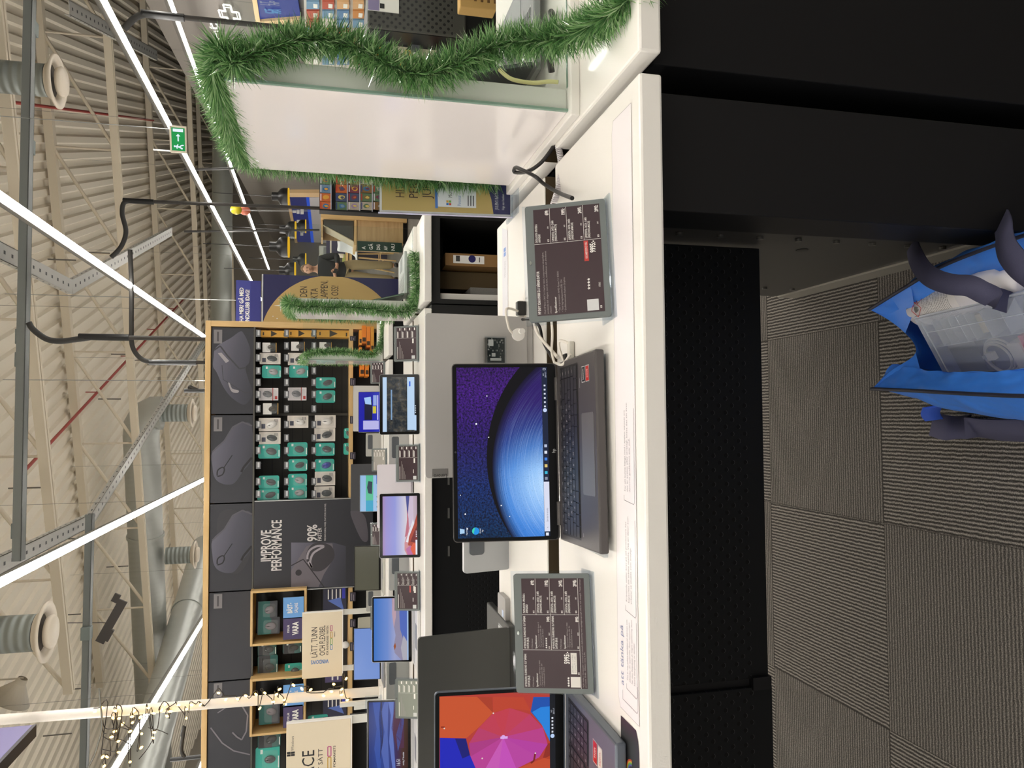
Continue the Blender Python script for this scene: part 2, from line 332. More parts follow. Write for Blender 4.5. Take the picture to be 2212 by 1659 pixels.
m = MB(mat('8E918C', .4, .5)).cyl(aZ(455, 60, 4.4)+RD*3, aZ(476, 790, 4.4), .3, n=20); tag(m.build('spiral_duct'), 'dull grey duct along the top of the far dark wall', 'duct')
# black power drops (pipe + flexible hose)
def drop(pts, low, label, Y, r=.028):
    t = thing('power_drop', label, 'power drop', aY(*low, Y), 0, 'black power drops'); o = t.location
    P = [aY(*q, Y)-o for q in pts]; MB(mat('2B2A28', .7)).tube(smooth_path(P, 8), r*1.25, 8).build('hose', t)
    MB(mat('2C2824', .75)).cyl(P[-1], (0, 0, 0), r, n=8).build('pole', t); MB(BLK).cyl(P[-1]+V((0, 0, .14)), P[-1]-V((0, 0, .3)), r*1.5, n=8).build('sleeve', t)
drop([(240, 556), (262, 532), (272, 500), (264, 462), (268, 438), (287, 434)], (694, 450), 'black power drop with looped hose running down to the wooden service desk', 12.9)
drop([(62, 697), (72, 712), (100, 732), (130, 737), (165, 733), (205, 728)], (452, 733), 'black power drop entering the top right of the mouse wall', 8.1, .022)
drop([(281, 540), (284, 620), (284, 700), (286, 748), (305, 775), (330, 782), (355, 783)], (452, 783), 'second black power drop behind the mouse wall top', 8.3, .018)
drop([(410, 842), (410, 836), (416, 838), (430, 844)], (452, 844), 'short bent black hose at the mouse wall beside the small diffuser', 8.3, .014)
drop([(268, 62), (290, 40), (310, 32), (335, 32)], (640, 62), 'black power drop in front of the dark right wall', 9.0, .03)
drop([(393, 1590), (398, 1570), (392, 1618), (400, 1638)], (440, 1638), 'bent black hose behind the mouse wall at the lower picture edge', 8.4, .015)
for y_, a, b, Y in ((365, 290, 690, 15), (390, 420, 690, 14.6)):
    pass
for (x0, y0), (x1, y1), Y, lab in (((418, 342), (700, 430), 13.4, None), ((398, 367), (560, 362), 14, 'slim black pole under the light line left of the exit sign'), ((398, 500), (690, 497), 16.5, 'slim dark pole behind the pendant lamps'), ((510, 455), (690, 492), 17.5, None), ((580, 545), (680, 545), 0, None)):
    if lab: tag(MB(mat('2a2826', .5)).cyl(aY(x0, y0, Y), aY(x1, y1, Y), .022, n=8).build('pole'), lab, 'pole')
# dark perforated plate, cone speaker, hanger rods
p = aY(244, 1345, 14); m = MB(mat('4A4644', .6)); m.M = Matrix.Rotation(R(28), 4, 'Y'); m.box(-.36, -.02, -.04, .38, .02, .10).box(-.3, -.03, -.08, -.1, .03, -.03).box(.3, -.02, .1, .44, .02, .2); m.M = Matrix()
m.cyl((0, 0, 0), (.1, 0, 1.6), .006, n=5); tag(m.build('junction_plate', loc=p), 'dark tattered plate hanging by the rear cable channel', 'plate')
p = aY(50, 1465, 11.5); m = MB(mat('B5AC9A', .5)); m.M = Matrix.Rotation(R(-60), 4, 'Y'); m.lathe([(.06, 0), (.08, .1), (.24, .3), (.26, .31), (.06, .05)], 20); m.M = Matrix(); m.cyl((0, 0, 0), (.02, 0, 1), .012, n=6)
tag(m.build('horn_speaker', loc=p), 'small grey horn speaker below the largest air diffuser', 'speaker')
for k, (x, y) in enumerate(((200, 760), (240, 765), (284, 778), (318, 788), (300, 900), (212, 862), (135, 1135), (120, 1165), (115, 1330), (230, 1225), (18, 1055), (140, 1490), (93, 1590), (185, 545), (103, 560))):
    p = aZ(x, y, 6.6); tag(MB(mat('6b675f', .5)).cyl(p, p-V((0, 0, .5)), .014, n=6).build('hanger_rod'), 'short grey hanger rod dangling from the roof sheet, one of several alike', 'hanger rod', 'hanger rods under the roof')
# exit sign
c = aY(385, 301, 8.5); t = thing('exit_sign', 'green lit exit sign with arrow hanging in front of a light line', 'exit sign', c, R(-14))
MB(mat('CFC6B4', .5)).box(-.135, 0, -.085, .135, .06, .085).build('housing', t, bevel=.008)
m = MB(mat('0D9A4C', .4, emit=.9, name='exit_green')).rect(-.115, -.065, .115, .065, -.002).use(mat('DDEBFF', .4, emit=1.1, name='exit_white'))
m.rect(.075, -.05, .105, .05, -.003).ring([(-.02, 0), (.03, 0)], .012, -.003).poly([(.03, -.022), (.055, 0), (.03, .022)], -.003)
m.disc(-.072, .035, .010, -.003, 10).ring([(-.07, .025), (-.078, -.01), (-.095, -.04)], .014, -.003).ring([(-.078, -.01), (-.06, -.03), (-.058, -.052)], .012, -.003).ring([(-.095, .012), (-.073, .018), (-.052, .002)], .01, -.003)
m.build('sign_face', t)
MB(STEEL).cyl((.1, .03, .085), (.1, .03, 2.6), .004, n=5).cyl((-.12, .03, .085), (-.12, .03, .25), .008, n=6).build('hanger', t)
# purple hanging sign at the lower left of the roof
p = aZ(70, 1566, 3.0); m = MB(mat('6E6791', .6, name='purple_board')).box(-.05, -2.5, 0, 0, 0, 1.4).use(mat('39363C', .6)).box(-.07, -2.5, -.005, -.045, .005, 1.4).box(-.07, -2.5, -.02, 0, .005, -.001)
m.use(STEEL).cyl((-.03, -.3, 1.4), (-.03, -.3, 3.3), .006, n=6).cyl((-.03, -2.2, 1.4), (-.03, -2.2, 3.3), .006, n=6)
tag(m.build('hanging_sign', loc=p), 'large purple hanging sign board cut by the picture corner', 'sign')
# balloons
for (x, y), r, col, lab in (((510, 453), .085, 'C9B92B', 'yellow balloon floating near the exit light line'), ((529, 455), .082, 'D77A62', 'red balloon half hidden behind the yellow one')):
    Y = 14 if r > .083 else 14.2; c = aY(x, y, Y)
    t = thing('balloon', lab, 'balloon', c, 0, 'two balloons'); MB(mat(col, .35)).ball((0, 0, 0), r, r, r*1.15, 18).build('bulb', t); MB(STEEL).tube([(0, 0, -r*1.1), (.02, 0, -.5), (.06, 0, -1.2)], .003, 5).build('string', t)
# ================================================================ mouse wall (gondola) at Y = 7.8
YW = 7.8
pz = lambda x, y, Y=YW: aY(x, y, Y)
gx1, gz1 = pz(444, 692).x, pz(444, 692).z; gx0 = -4.3
t = thing('display_wall', 'wood framed wall unit of computer mice with black back panel', 'display wall', (0, YW, 0))
MB(WOODX).box(gx0, 0, gz1-.05, gx1, .42, gz1).build('top_board', t, bevel=.003)
MB(WOODZ).box(gx1-.055, 0, 0, gx1, .42, gz1-.05).build('side_board', t, bevel=.003)
zs = pz(760, 900).z; zsh = pz(752, 900).z
MB(WOODX).box(gx0, .0, zs-.012, gx1-.055, .38, zs+.028).build('shelf_board', t, bevel=.003)
slat = NT('black_slat_panel'); x_ = slat.xyz(slat.co('Object')); s_ = slat.math('GREATER_THAN', slat.math('FRACT', slat.math('DIVIDE', x_[2], .098)), .9)
slat = slat.base(slat.mix(s_, lin('25231F'), lin('0A0A0A')), .55)
MB(slat).box(gx0, .36, .1, gx1-.055, .42, gz1-.05).build('back_panel', t)
MB(mat('1D1C1C', .6)).box(gx0, .3, 0, gx1-.055, .36, zs-.02).build('plinth', t)
m = MB(mat('55534E', .5, .3))
for y in (896, 1083):
    for x in (551,): p = pz(x, y, YW+.3); m.box(p.x-.012, .3, zs+.03, p.x+.012, .36, p.z)
zh = pz(547, 1000, YW+.02).z; m.box(gx0, .0, zh-.012, gx1-.055, .05, zh+.004); m.build('slat_rail', t)
# header pictures
HB = mat('2E2F36', .45, name='header_print'); HB2 = mat('3A3A40', .45)
g = NT('printed_mouse'); x_ = g.xyz(g.co('Generated')); d_ = g.math('ADD', g.math('MULTIPLY', x_[2], .7), g.math('MULTIPLY', x_[0], .3)); MOUSEP = g.base(g.ramp(d_, [(0, '30313a'), (.5, '4b4b58'), (1, '6c6a79')]), .45)
ysplit = [706, 895.5, 1087, 1277.5, 1470, 1664, 1860]
hz0, hz1 = zh, gz1-.055
def hp(cx, cy): return (cx/3.857+420, cy/3.857+680)                  # print outlines, measured on the wall plane
def wl(pts, Y): return [(pz(x, y, Y).x, pz(x, y, Y).z) for x, y in pts]
names = ('ergonomic upright mouse', 'rounded classic mouse', 'plain dark gradient', 'rounded classic mouse seen again', 'faint curved mouse edge', 'next mouse, off picture')
for k in range(5):
    a, b = pz(500, ysplit[k], YW+.02).x-.006, pz(500, ysplit[k+1], YW+.02).x+.006
    h = thing('header_sign', f'dark printed header sign on the mouse wall with a {names[k]}' if k != 2 else 'dark header sign without a mouse between two printed mice', 'sign', (0, YW+.02, 0), 0, 'header signs on the mouse wall')
    MB(HB).box(b, 0, hz0+.006, a, .03, hz1).build('panel', h, bevel=.002)
    Y = YW+.017; m = MB(MOUSEP)
    if k == 0:
        m.poly(blob(wl([hp(*q) for q in ((168, 290), (210, 245), (300, 195), (382, 138), (412, 160), (445, 225), (466, 300), (455, 400), (425, 440), (450, 540), (484, 640), (462, 705), (410, 750), (310, 690), (240, 600), (185, 480), (155, 430), (160, 350))], Y), 4), -.003)
        m.use(HB2).ring(wl([hp(*q) for q in ((165, 295), (215, 260), (275, 340), (375, 450), (430, 440))], Y), .014, -.005).ring(wl([hp(*q) for q in ((230, 420), (240, 540), (420, 650), (480, 640))], Y), .006, -.005)
        m.use(mat('9b969a', .4)).poly(wl([hp(*q) for q in ((195, 320), (225, 315), (290, 385), (262, 402))], Y), -.006).poly(blob(wl([hp(*q) for q in ((282, 570), (295, 570), (315, 615), (368, 630), (360, 650), (310, 640))], Y), 3), -.006)
    elif k in (1, 3):
        o = 190*(k-1)/2*3.857*1.005
        m.poly(blob(wl([hp(q[0], q[1]+o) for q in ((478, 930), (400, 900), (330, 935), (265, 1030), (150, 1140), (150, 1270), (165, 1350), (205, 1395), (270, 1415), (335, 1400), (400, 1310), (480, 1190))], Y), 4), -.003)
        m.use(mat('55545d', .4)).ring(wl([hp(q[0], q[1]+o) for q in ((150, 1142), (250, 1050), (320, 935), (400, 893), (480, 925))], Y), .014, -.004)
        m.use(mat('17171b', .4)).ring(wl([hp(q[0], q[1]+o) for q in ((478, 1190), (410, 1270), (390, 1310))], Y), .02, -.004).ring(wl([hp(q[0], q[1]+o) for q in ((245, 1275), (315, 1170))], Y), .008, -.004)
        m.ring([(a_, b_) for a_, b_ in blob(wl([hp(q[0], q[1]+o) for q in ((190, 1340), (195, 1295), (235, 1270), (250, 1290), (235, 1330), (200, 1345))], Y), 4)], .012, -.005)
    elif k == 4:
        m.use(mat('77737a', .4)).ring(wl([(505, 1523), (520, 1520), (535, 1545), (532, 1580), (522, 1598), (512, 1592), (502, 1582)], Y), .013, -.004).ring(wl([(455, 1572), (480, 1605), (505, 1622), (540, 1630)], Y), .012, -.004).ring(wl([(470, 1540), (490, 1527), (505, 1515)], Y), .01, -.004)
    if k == 2: m.use(mat('35343a', .5)).poly(blob(wl([(470, 1120), (500, 1100), (535, 1130), (540, 1200), (510, 1240), (475, 1210)], Y), 4), -.002)
    m.build('print', h)
    if k != 2:
        p, q = pz(462, ysplit[k]+6, Y), pz(480, ysplit[k]+36, Y)
        m = MB(mat('7b787a', .5)).rect(min(p.x, q.x), min(p.z, q.z), max(p.x, q.x), max(p.z, q.z), -.008).use(mat('4a474a', .5)); m.rect(min(p.x, q.x)+.02, min(p.z, q.z)+.03, max(p.x, q.x)-.02, max(p.z, q.z)-.03, -.009); m.build('logo_label', h)
# tall print IMPROVE PERFORMANCE
a, b = pz(600, 1083, YW-.02).x, pz(600, 1275, YW-.02).x; z1, z0 = pz(549, 1150, YW-.02).z, pz(806, 1150, YW-.02).z
h = thing('promotion_panel', 'tall dark panel reading IMPROVE PERFORMANCE with a scroll wheel picture', 'sign', (0, YW-.02, 0))
MB(HB).box(b, 0, z0, a, .05, z1).build('panel', h, bevel=.003)
MB(STEEL).box(b-.012, -.005, z0, b-.002, .05, z1).box(a+.002, -.005, z0, a+.012, .05, z1).build('edge_trim', h)
Y = YW-.024; W_ = lambda x, y: (pz(x, y, Y).x, pz(x, y, Y).z)
m = MB(mat('DAD6D4', .5, name='pale_print'))
for s, xb, y0_, y1_, hpx in (('IMPROVE', 585, 1212, 1145, 20), ('PERFORMANCE', 607.5, 1232, 1123, 20), ('90%', 684.5, 1169, 1133, 20)):
    p = W_(xb, y0_); m.text(s, p[0], p[1], hpx/FPX*8, -.003, W=abs(W_(xb, y1_)[0]-p[0]), bold=.02)
p = W_(694.5, 1168); m.text('FASTER', p[0], p[1], 8/FPX*8, -.003, W=.125); p = W_(704, 1168); m.text('PRECISION SCROLL WHEEL THAT STOPS ON A PIXEL', p[0], p[1], 3.4/FPX*8, -.003, W=.36, bold=0)
m.build('lettering', h)
m = MB(MOUSEP).poly([W_(*q) for q in ((629, 1172), (719, 1172), (747, 1180), (747, 1268), (629, 1268))], -.002).build('picture', h)
m = MB(mat('6e6870', .4)).poly([W_(*q) for q in ((629, 1268), (629, 1232), (662, 1180), (680, 1174), (718, 1174), (722, 1205), (700, 1240), (688, 1268))], -.003)
m.use(mat('3a373d', .4)).poly(blob([W_(*q) for q in ((661, 1200), (672, 1178), (690, 1172), (716, 1180), (722, 1205), (700, 1230), (680, 1234), (668, 1226))], 4), -.004)
m.use(mat('a59ea6', .4)).ring(blob([W_(*q) for q in ((664, 1208), (668, 1190), (684, 1180), (700, 1180), (690, 1186), (676, 1196), (670, 1214), (674, 1226))], 4), .02, -.005)
m.use(mat('2b292e', .4)).ring([W_(*q) for q in ((629, 1222), (655, 1208), (700, 1268))], .01, -.005).disc(*W_(645, 1237), .03, -.005, 12)
m.use(mat('5c5860', .4)).poly(blob([W_(*q) for q in ((757, 1105), (775, 1104), (790, 1120), (795, 1165), (783, 1168), (768, 1140))], 4), -.003)
m.build('wheel_picture', h)
# ---------------------------------------------------------------- blister packs
CLEAR = milky('clear_blister', 'DDE6E6', .05, .08); TEALD = mat('1F5F5A', .5); CARDW = mat('E4DDD4', .5); CARDK = mat('35363A', .5); YEL = mat('D9A441', .5, name='yellow_box')
def mouse_mb(col, r=.3): return mat(col, r)
def pack(kind, x0, x1, y0, y1, label, Y=YW+.05, cat='mouse pack', group='mouse packs on the wall'):
    p, q = aY(x1, y1, Y), aY(x0, y0, Y); w, hh = abs(q.x-p.x), abs(q.z-p.z)
    t = thing('mouse_pack', label, cat, (min(p.x, q.x)+w/2, Y, max(p.z, q.z)), rnd.uniform(-.06, .06), group)
    X = w/2; bz = -hh
    card, mouse, strip = {'teal': (TEAL, '4b4d50', None), 'tealgrey': (TEAL, 'a9a9ab', None), 'tealblue': (TEAL, '2b3c9c', None), 'tealdark': (TEALD, '303236', CARDK), 'white': (CARDW, '3a3c40', None), 'whitewhite': (CARDW, 'e9e6e2', None),
        'red': (mat('D9D4D6', .5), '77777a', RED), 'half': (PAPER, '4a4038', YEL), 'dark': (mat('3B3D44', .4), '7f777c', TEAL), 'box': (YEL, None, None), 'blue': (mat('2b2c44', .4), None, None)}[kind]
    r = .018 if kind.startswith('teal') else .004
    if kind == 'box':
        m = MB(YEL).box(-X, -.03, bz, X, .12, 0).use(mat('3b3328', .5)).poly([(-X+.002, bz*.38), (X-.002, bz*.38), (0, bz*.62)], -.031).ring([(-X*.5, bz*.1), (X*.4, bz*.1)], .012, -.031); m.rect(-X*.7, bz*.9, X*.3, bz*.86, -.031)
        m.build('box', t, bevel=.002); return t
    m = MB(card).ext(rrect(-X, bz, X, 0, r), 0, .006)
    if kind == 'red': m.use(strip).rect(-X, bz*.74, X, bz*.70, -.001).rect(-X*.8, bz*.95, -X*.3, bz*.82, -.001)
    if kind == 'half': m.use(BLK).rect(-X, bz, X, bz*.55, -.001).use(strip).rect(-X, bz*.97, X, bz*.93, -.002)
    if kind in ('white', 'whitewhite'): m.use(mat('4b4d5c', .5)).rect(-X*.62, bz*.3, X*.1, bz*.12, -.001).use(mat('8d8a86', .5)); [m.rect(X*.3, bz*(.75+.06*k), X*.8, bz*(.72+.06*k), -.001) for k in range(3)]
    if kind.startswith('teal'): m.use(mat('E8F4F0', .4)).rect(-X*.75, bz*.97, X*.2, bz*.93, -.001).rect(X*.45, bz*.3, X*.8, bz*.2, -.001)
    if kind == 'tealdark' or kind == 'dark': m.use(CARDK if kind == 'tealdark' else TEALD).rect(-X, bz*.62, X, bz*.03, -.001)
    if kind == 'blue':
        m.use(mat('5d78c8', .4)).poly([(-X*.8, bz*.9), (0, bz*.2), (X*.2, bz*.75)], -.001).use(TXW); [m.rect(X*.1, bz*(.25+.17*k), X*.85, bz*(.2+.17*k), -.001) for k in range(4)]
        m.use(mat('3a3fc0', .4)).rect(X*.1, bz*.95, X*.9, bz*.82, -.001)
    m.build('card', t)
    if mouse:
        c = -hh*.60 if kind != 'red' else -hh*.45; mm = MB(mat(mouse, .25)); rx, rz = min(w*.25, .036), min(hh*.25, .052)
        mm.M = Matrix.Translation((0, -.012, c)) @ Matrix.Rotation(R(rnd.choice((-18, 0, 12))), 4, 'Y')
        mm.ball((0, 0, 0), rx, .022, rz, 14); mm.use(BLK).ball((0, -.014, rz*.45), rx*.14, .012, rz*.18, 8); mm.ring([(0, rz*.9), (0, 0)], .0025, -.0225); mm.build('mouse', t)
        mb = MB(CLEAR); mb.ext(rrect(-X*.78, bz*.92, X*.78, bz*.28, .02), -.034, -.032); mb.build('blister', t)
    return t
def hook(x, y, label, tagc='6d6f72'):
    p = aY(x, y, YW-.01); t = thing('display_hook', label, 'hook', p, 0, 'display hooks on the mouse wall')
    MB(STEEL).cyl((0, 0, 0), (0, .4, 0), .004, n=6).build('rod', t); MB(mat(tagc, .4)).box(-.035, -.008, -.022, .035, -.004, .022).use(mat('C9CBCD', .4)).rect(-.02, -.012, .028, .006, -.009).build('price_clip', t)
rows = ('top', 'middle', 'bottom')
bay1 = {'top': [('box', 564, 621, 714, 729), ('half', 567, 598, 740, 761), ('white', 561, 606, 762, 787), ('tealgrey', 566, 607, 789, 817), None, ('red', 559, 601, 838, 865), ('half', 568, 602, 871, 895)],
        'middle': [('box', 623, 680, 713, 729), ('half', 629, 659, 738, 758), ('white', 622, 666, 762, 789), ('tealgrey', 625, 666, 789, 816), None, ('red', 622, 662, 837, 865), None],
        'bottom': [('box', 684, 757, 713, 730), ('half', 690, 717, 739, 755), ('white', 684, 725, 766, 788), None, ('teal', 682, 725, 815, 839), ('teal', 682, 724, 843, 870), None]}
bay2 = {'top': [('whitewhite', 559, 606, 903, 931), ('white', 560, 606, 933, 959), ('teal', 558, 605, 960, 990), None, ('teal', 559, 603, 1028, 1055), ('teal', 556, 603, 1057, 1081)],
        'middle': [('whitewhite', 621, 666, 898, 924), None, ('teal', 621, 664, 956, 985), ('teal', 623, 664, 992, 1017), ('tealgrey', 622, 663, 1024, 1051), ('tealgrey', 622, 663, 1051, 1077)],
        'bottom': [('whitewhite', 680, 725, 897, 924), ('white', 679, 724, 925, 953), ('teal', 681, 723, 957, 984), ('tealblue', 680, 722, 992, 1018), ('white', 680, 724, 1019, 1048), ('white', 679, 723, 1051, 1079)]}
desc = {'box': 'yellow mouse box', 'half': 'white and black mouse pack', 'white': 'pale mouse pack with dark mouse', 'whitewhite': 'pale mouse pack with white mouse', 'teal': 'teal mouse pack with dark mouse', 'tealgrey': 'teal mouse pack with grey mouse',
        'tealblue': 'teal mouse pack with blue mouse', 'red': 'red striped mouse pack'}
ordn = ('first', 'second', 'third', 'fourth', 'fifth', 'sixth', 'seventh')
hx = {'top': 558, 'middle': 619, 'bottom': 678}
for nm, bay, ys in (('wooden end post', bay1, (720, 747, 773, 801, 826, 852, 883)), ('shelf upright', bay2, (917, 946, 973, 1005, 1040, 1067))):
    for r_ in rows:
        for k, e in enumerate(bay[r_]):
            hook(hx[r_], ys[k], f'grey price clip hook in the {r_} row, {ordn[k]} from the {nm}')
            if e: pack(e[0], *e[1:], f'{desc[e[0]]} in the {r_} row, {ordn[k]} from the {nm}', Y=YW+(.05 if e[0] != 'box' else .08))
pack('box', 560, 600, 709, 722, 'second yellow mouse box behind the front one in the top row', Y=YW+.24); pack('box', 680, 726, 708, 724, 'second yellow mouse box behind the front one in the bottom row', Y=YW+.24)
pack('teal', 743, 757, 925, 947, 'teal mouse pack lying low on the wooden shelf near the uprights', Y=YW+.1); pack('teal', 742, 757, 957, 982, 'teal mouse pack lying low on the wooden shelf below the blue mouse', Y=YW+.1)
MB(mat('6a6a6c', .5))
# left bays: wooden boxes with VARA signs
def vara(x0, x1, y0, y1, lab, yb, yv):
    p, q = aY(x1, y1, YW-.1), aY(x0, y0, YW-.1); t = thing('wooden_box_frame', lab, 'display box', (p.x, YW-.1, p.z), 0, 'wooden display boxes on the mouse wall'); W, Hh = q.x-p.x, q.z-p.z
    MB(WOODX).box(0, 0, 0, W, .4, .022).build('board', t, bevel=.002); MB(WOODX).box(0, 0, Hh-.022, W, .4, Hh).build('board', t, bevel=.002); MB(WOODZ).box(0, 0, .022, .022, .4, Hh-.022).build('side_board', t, bevel=.002); MB(WOODZ).box(W-.022, 0, .022, W, .4, Hh-.022).build('side_board', t, bevel=.002)
    MB(BLK).box(.022, .38, .022, W-.022, .4, Hh-.022).build('backing', t)
    a, b = aY(656, yb[1], YW-.1), aY(612, yb[0], YW-.1)
    m = MB(mat('6FA8E6', .45, name='sky_blue_sign')).box(a.x-p.x, -.008, a.z-p.z, b.x-p.x, 0, b.z-p.z).use(PAPER); cx, h0 = (a.x+b.x)/2-p.x, a.z-p.z
    m.text('BÄST-', cx, h0+.105, .045, -.01, al='C', bold=.03).text('SÄLJARE', cx, h0+.055, .03, -.01, al='C'); m.build('bestseller_sign', t)
    a, b = aY(654, yv[1], YW-.1), aY(612, yv[0], YW-.1); m = MB(mat('4A3F68', .45, name='plum_sign')).box(a.x-p.x, -.008, a.z-p.z, b.x-p.x, 0, b.z-p.z).use(PAPER); cx = (a.x+b.x)/2-p.x
    m.text('VARA', cx, h0+.05, .055, -.01, al='C', bold=.04).text('POPULÄR', cx, h0+.13, .02, -.01, al='C').build('product_sign', t)
vara(541, 662, 1277, 1388, 'wooden display box with blue and plum signs beside the dark IMPROVE panel', (1291, 1334), (1335, 1379))
vara(540, 660, 1468, 1580, 'wooden display box with blue and plum signs behind the fairy light pole', (1480, 1524), (1525, 1568))
for k_, x0, x1, y0, y1, l in (('dark', 557, 599, 1300, 1334, 'dark mouse pack with grey mouse inside the right wooden box'), ('dark', 556, 604, 1336, 1368, 'dark mouse pack beside the grey one inside the right wooden box'),
        ('tealdark', 557, 597, 1388, 1416, 'dark teal mouse pack just left of the right wooden box, upper row'), ('tealdark', 557, 600, 1417, 1464, 'wide dark teal mouse pack between the two wooden boxes, upper row'),
        ('tealdark', 611, 651, 1388, 1410, 'dark teal mouse pack left of the right wooden box, lower row'), ('teal', 615, 652, 1434, 1465, 'teal mouse pack half behind the white LÄTT TUNN sign'),
        ('dark', 559, 604, 1511, 1562, 'dark mouse pack inside the wooden box behind the fairy lights'), ('tealdark', 557, 606, 1582, 1612, 'dark teal mouse pack left of the left wooden box'), ('teal', 552, 604, 1616, 1664, 'teal mouse pack at the left picture edge'),
        ('blue', 698, 748, 1270, 1323, 'dark blue printed pack above the shelf beside the IMPROVE panel'), ('blue', 698, 748, 1511, 1545, 'dark blue printed pack above the shelf behind the fairy lights'), ('teal', 665, 708, 1546, 1568, 'small teal pack above the shelf beside the large white board')):
    pack(k_, x0, x1, y0, y1, l, Y=YW+(.0 if k_ == 'dark' else .06))
p, q = aY(738, 1472, YW), aY(702, 1455, YW); tag(MB(mat('4A3F68', .45)).box(p.x, YW, p.z, q.x, YW+.01, q.z).use(TXW).rect(p.x+.02, p.z+.03, q.x-.01, p.z+.045, YW-.001).rect(p.x+.02, p.z+.08, q.x-.01, p.z+.095, YW-.001).build('shelf_sign'), 'small plum sign above the shelf right of the white pole', 'sign')
for k, (a, b) in enumerate(((726, 736), (817, 833), (899, 915), (977, 992), (1280, 1298), (1338, 1354), (1388, 1405), (1542, 1556))):
    p, q = aY(767, b, YW-.008), aY(757, a, YW-.008); w_ = ('below the yellow boxes', 'below the teal packs, right bay', 'at the shelf upright', 'below the blue mouse pack', 'beside the IMPROVE panel', 'right of the white sign posts', 'under the white LÄTT TUNN sign', 'left of the white pole')[k]
    tag(MB(mat('3A3440', .4)).box(p.x, YW-.014, p.z-.004, q.x, YW+.0002, q.z+.004).use(mat('8b8690', .5)).rect(p.x+.008, p.z+.012, q.x-.02, p.z+.018, YW-.015).rect(p.x+.008, p.z+.03, q.x-.008, p.z+.036, YW-.015).build('price_tag'), f'dark electronic price tag on the wooden shelf edge {w_}', 'price tag', 'price tags on the wooden shelf')
# orange boxes under the shelf
for k, (x0, x1, y0, y1) in enumerate(((776, 782, 713, 745), (782, 791, 703, 742), (792, 800, 705, 750), (801, 808, 705, 760), (778, 787, 770, 812), (789, 797, 775, 813), (800, 809, 755, 790), (776, 782, 750, 768))):
    p, q = aY(x1, y1, YW-.05-.02*k), aY(x0, y0, YW-.05-.02*k); l = ('small orange box at the top of the stack beside the garland', 'longest orange box in the stack under the yellow mouse boxes', 'orange box third from the top behind the garland', 'lowest orange box beside the wooden end board', 'upper orange box of the pair left of the garlanded panel', 'lower orange box of the pair left of the garlanded panel', 'amber box low behind the small garlanded panel', 'short orange box between the two stacks')[k]
    tag(MB(mat('EC8B2A' if k % 3 else 'E9A03A', .5)).box(p.x, p.y, p.z, q.x, p.y+.3, q.z).use(mat('3b2a1a', .5)).rect(p.x+.02, p.z+.004, p.x+.06, q.z-.004, p.y-.001).build('product_box', bevel=.002), l, 'box', 'orange boxes under the mouse shelf')
p, q = aY(738, 1262, YW-.1), aY(728, 1250, YW-.1)
tag(MB(WHITE2).ball(aY(746, 1393, YW-.02), .035, .02, .04, 12).build('white_mouse'), 'small white mouse standing on the wooden shelf under the white sign', 'mouse')
# ================================================================ display islands
CT = .93
PERF = NT('perforated_black_steel'); _o = PERF.xyz(PERF.co('Object'))
def perf_nodes(g, o, pitch, zlo, zhi, r, base, hole, rim, x0=-1e3, x1=1e3):
    a = g.math('DIVIDE', o[0], pitch); b = g.math('DIVIDE', o[2], pitch)
    par = g.math('MODULO', g.math('ADD', g.math('ADD', g.math('FLOOR', a), g.math('FLOOR', b)), 1000), 2)
    fa = g.math('SUBTRACT', g.math('FRACT', a), .5); fb = g.math('SUBTRACT', g.math('FRACT', b), .5)
    d = g.math('SQRT', g.math('ADD', g.math('MULTIPLY', fa, fa), g.math('MULTIPLY', fb, fb)))
    inz = g.math('MULTIPLY', g.math('GREATER_THAN', o[2], zlo), g.math('LESS_THAN', o[2], zhi)); inz = g.math('MULTIPLY', inz, par)
    h = g.math('MULTIPLY', g.math('LESS_THAN', d, r), inz); rm = g.math('MULTIPLY', g.math('MULTIPLY', g.math('LESS_THAN', d, r+.07), g.math('LESS_THAN', fb, -.14)), inz)  # lower hole lips lightened in the colour, a painted catch of light
    return g.mix(h, g.mix(rm, lin(base), lin(rim)), lin(hole))
PERF.base(perf_nodes(PERF, _o, .0143, .515, .745, .29, '0F1012', '010101', '3A3B3D'), .55); PERF.b.inputs['Specular IOR Level'].default_value = .2; PERF = PERF.m
SIDEM = mat('3E3C39', .38, name='leg_panel_lacquer', spec=.5)
def counter(xl, xr, Y0, label, group='white display islands', name='display_island', depth=.9, gap=(.40, .475), cab=True):
    t = thing(name, label, 'display island', (0, Y0, 0), 0, group)
    MB(WHITE).box(xl, 0, CT-.034, xr, gap[0], CT).build('front_top', t, bevel=.004); MB(WHITE).box(xl, gap[1], CT-.034, xr, depth, CT).build('rear_top', t, bevel=.004)
    MB(mat('4A3C26', .6)).box(xl, gap[1]-.003, CT-.034, xr, gap[1]-.0005, CT-.003).build('edge_strip', t)
    MB(BLK).box(xl, gap[0]-.02, CT-.14, xr, gap[1]+.02, CT-.12).box(xl, gap[0]-.02, CT-.12, xr, gap[0]-.012, CT-.035).box(xl, gap[1]+.012, CT-.12, xr, gap[1]+.02, CT-.035).build('cable_trough', t)
    return t
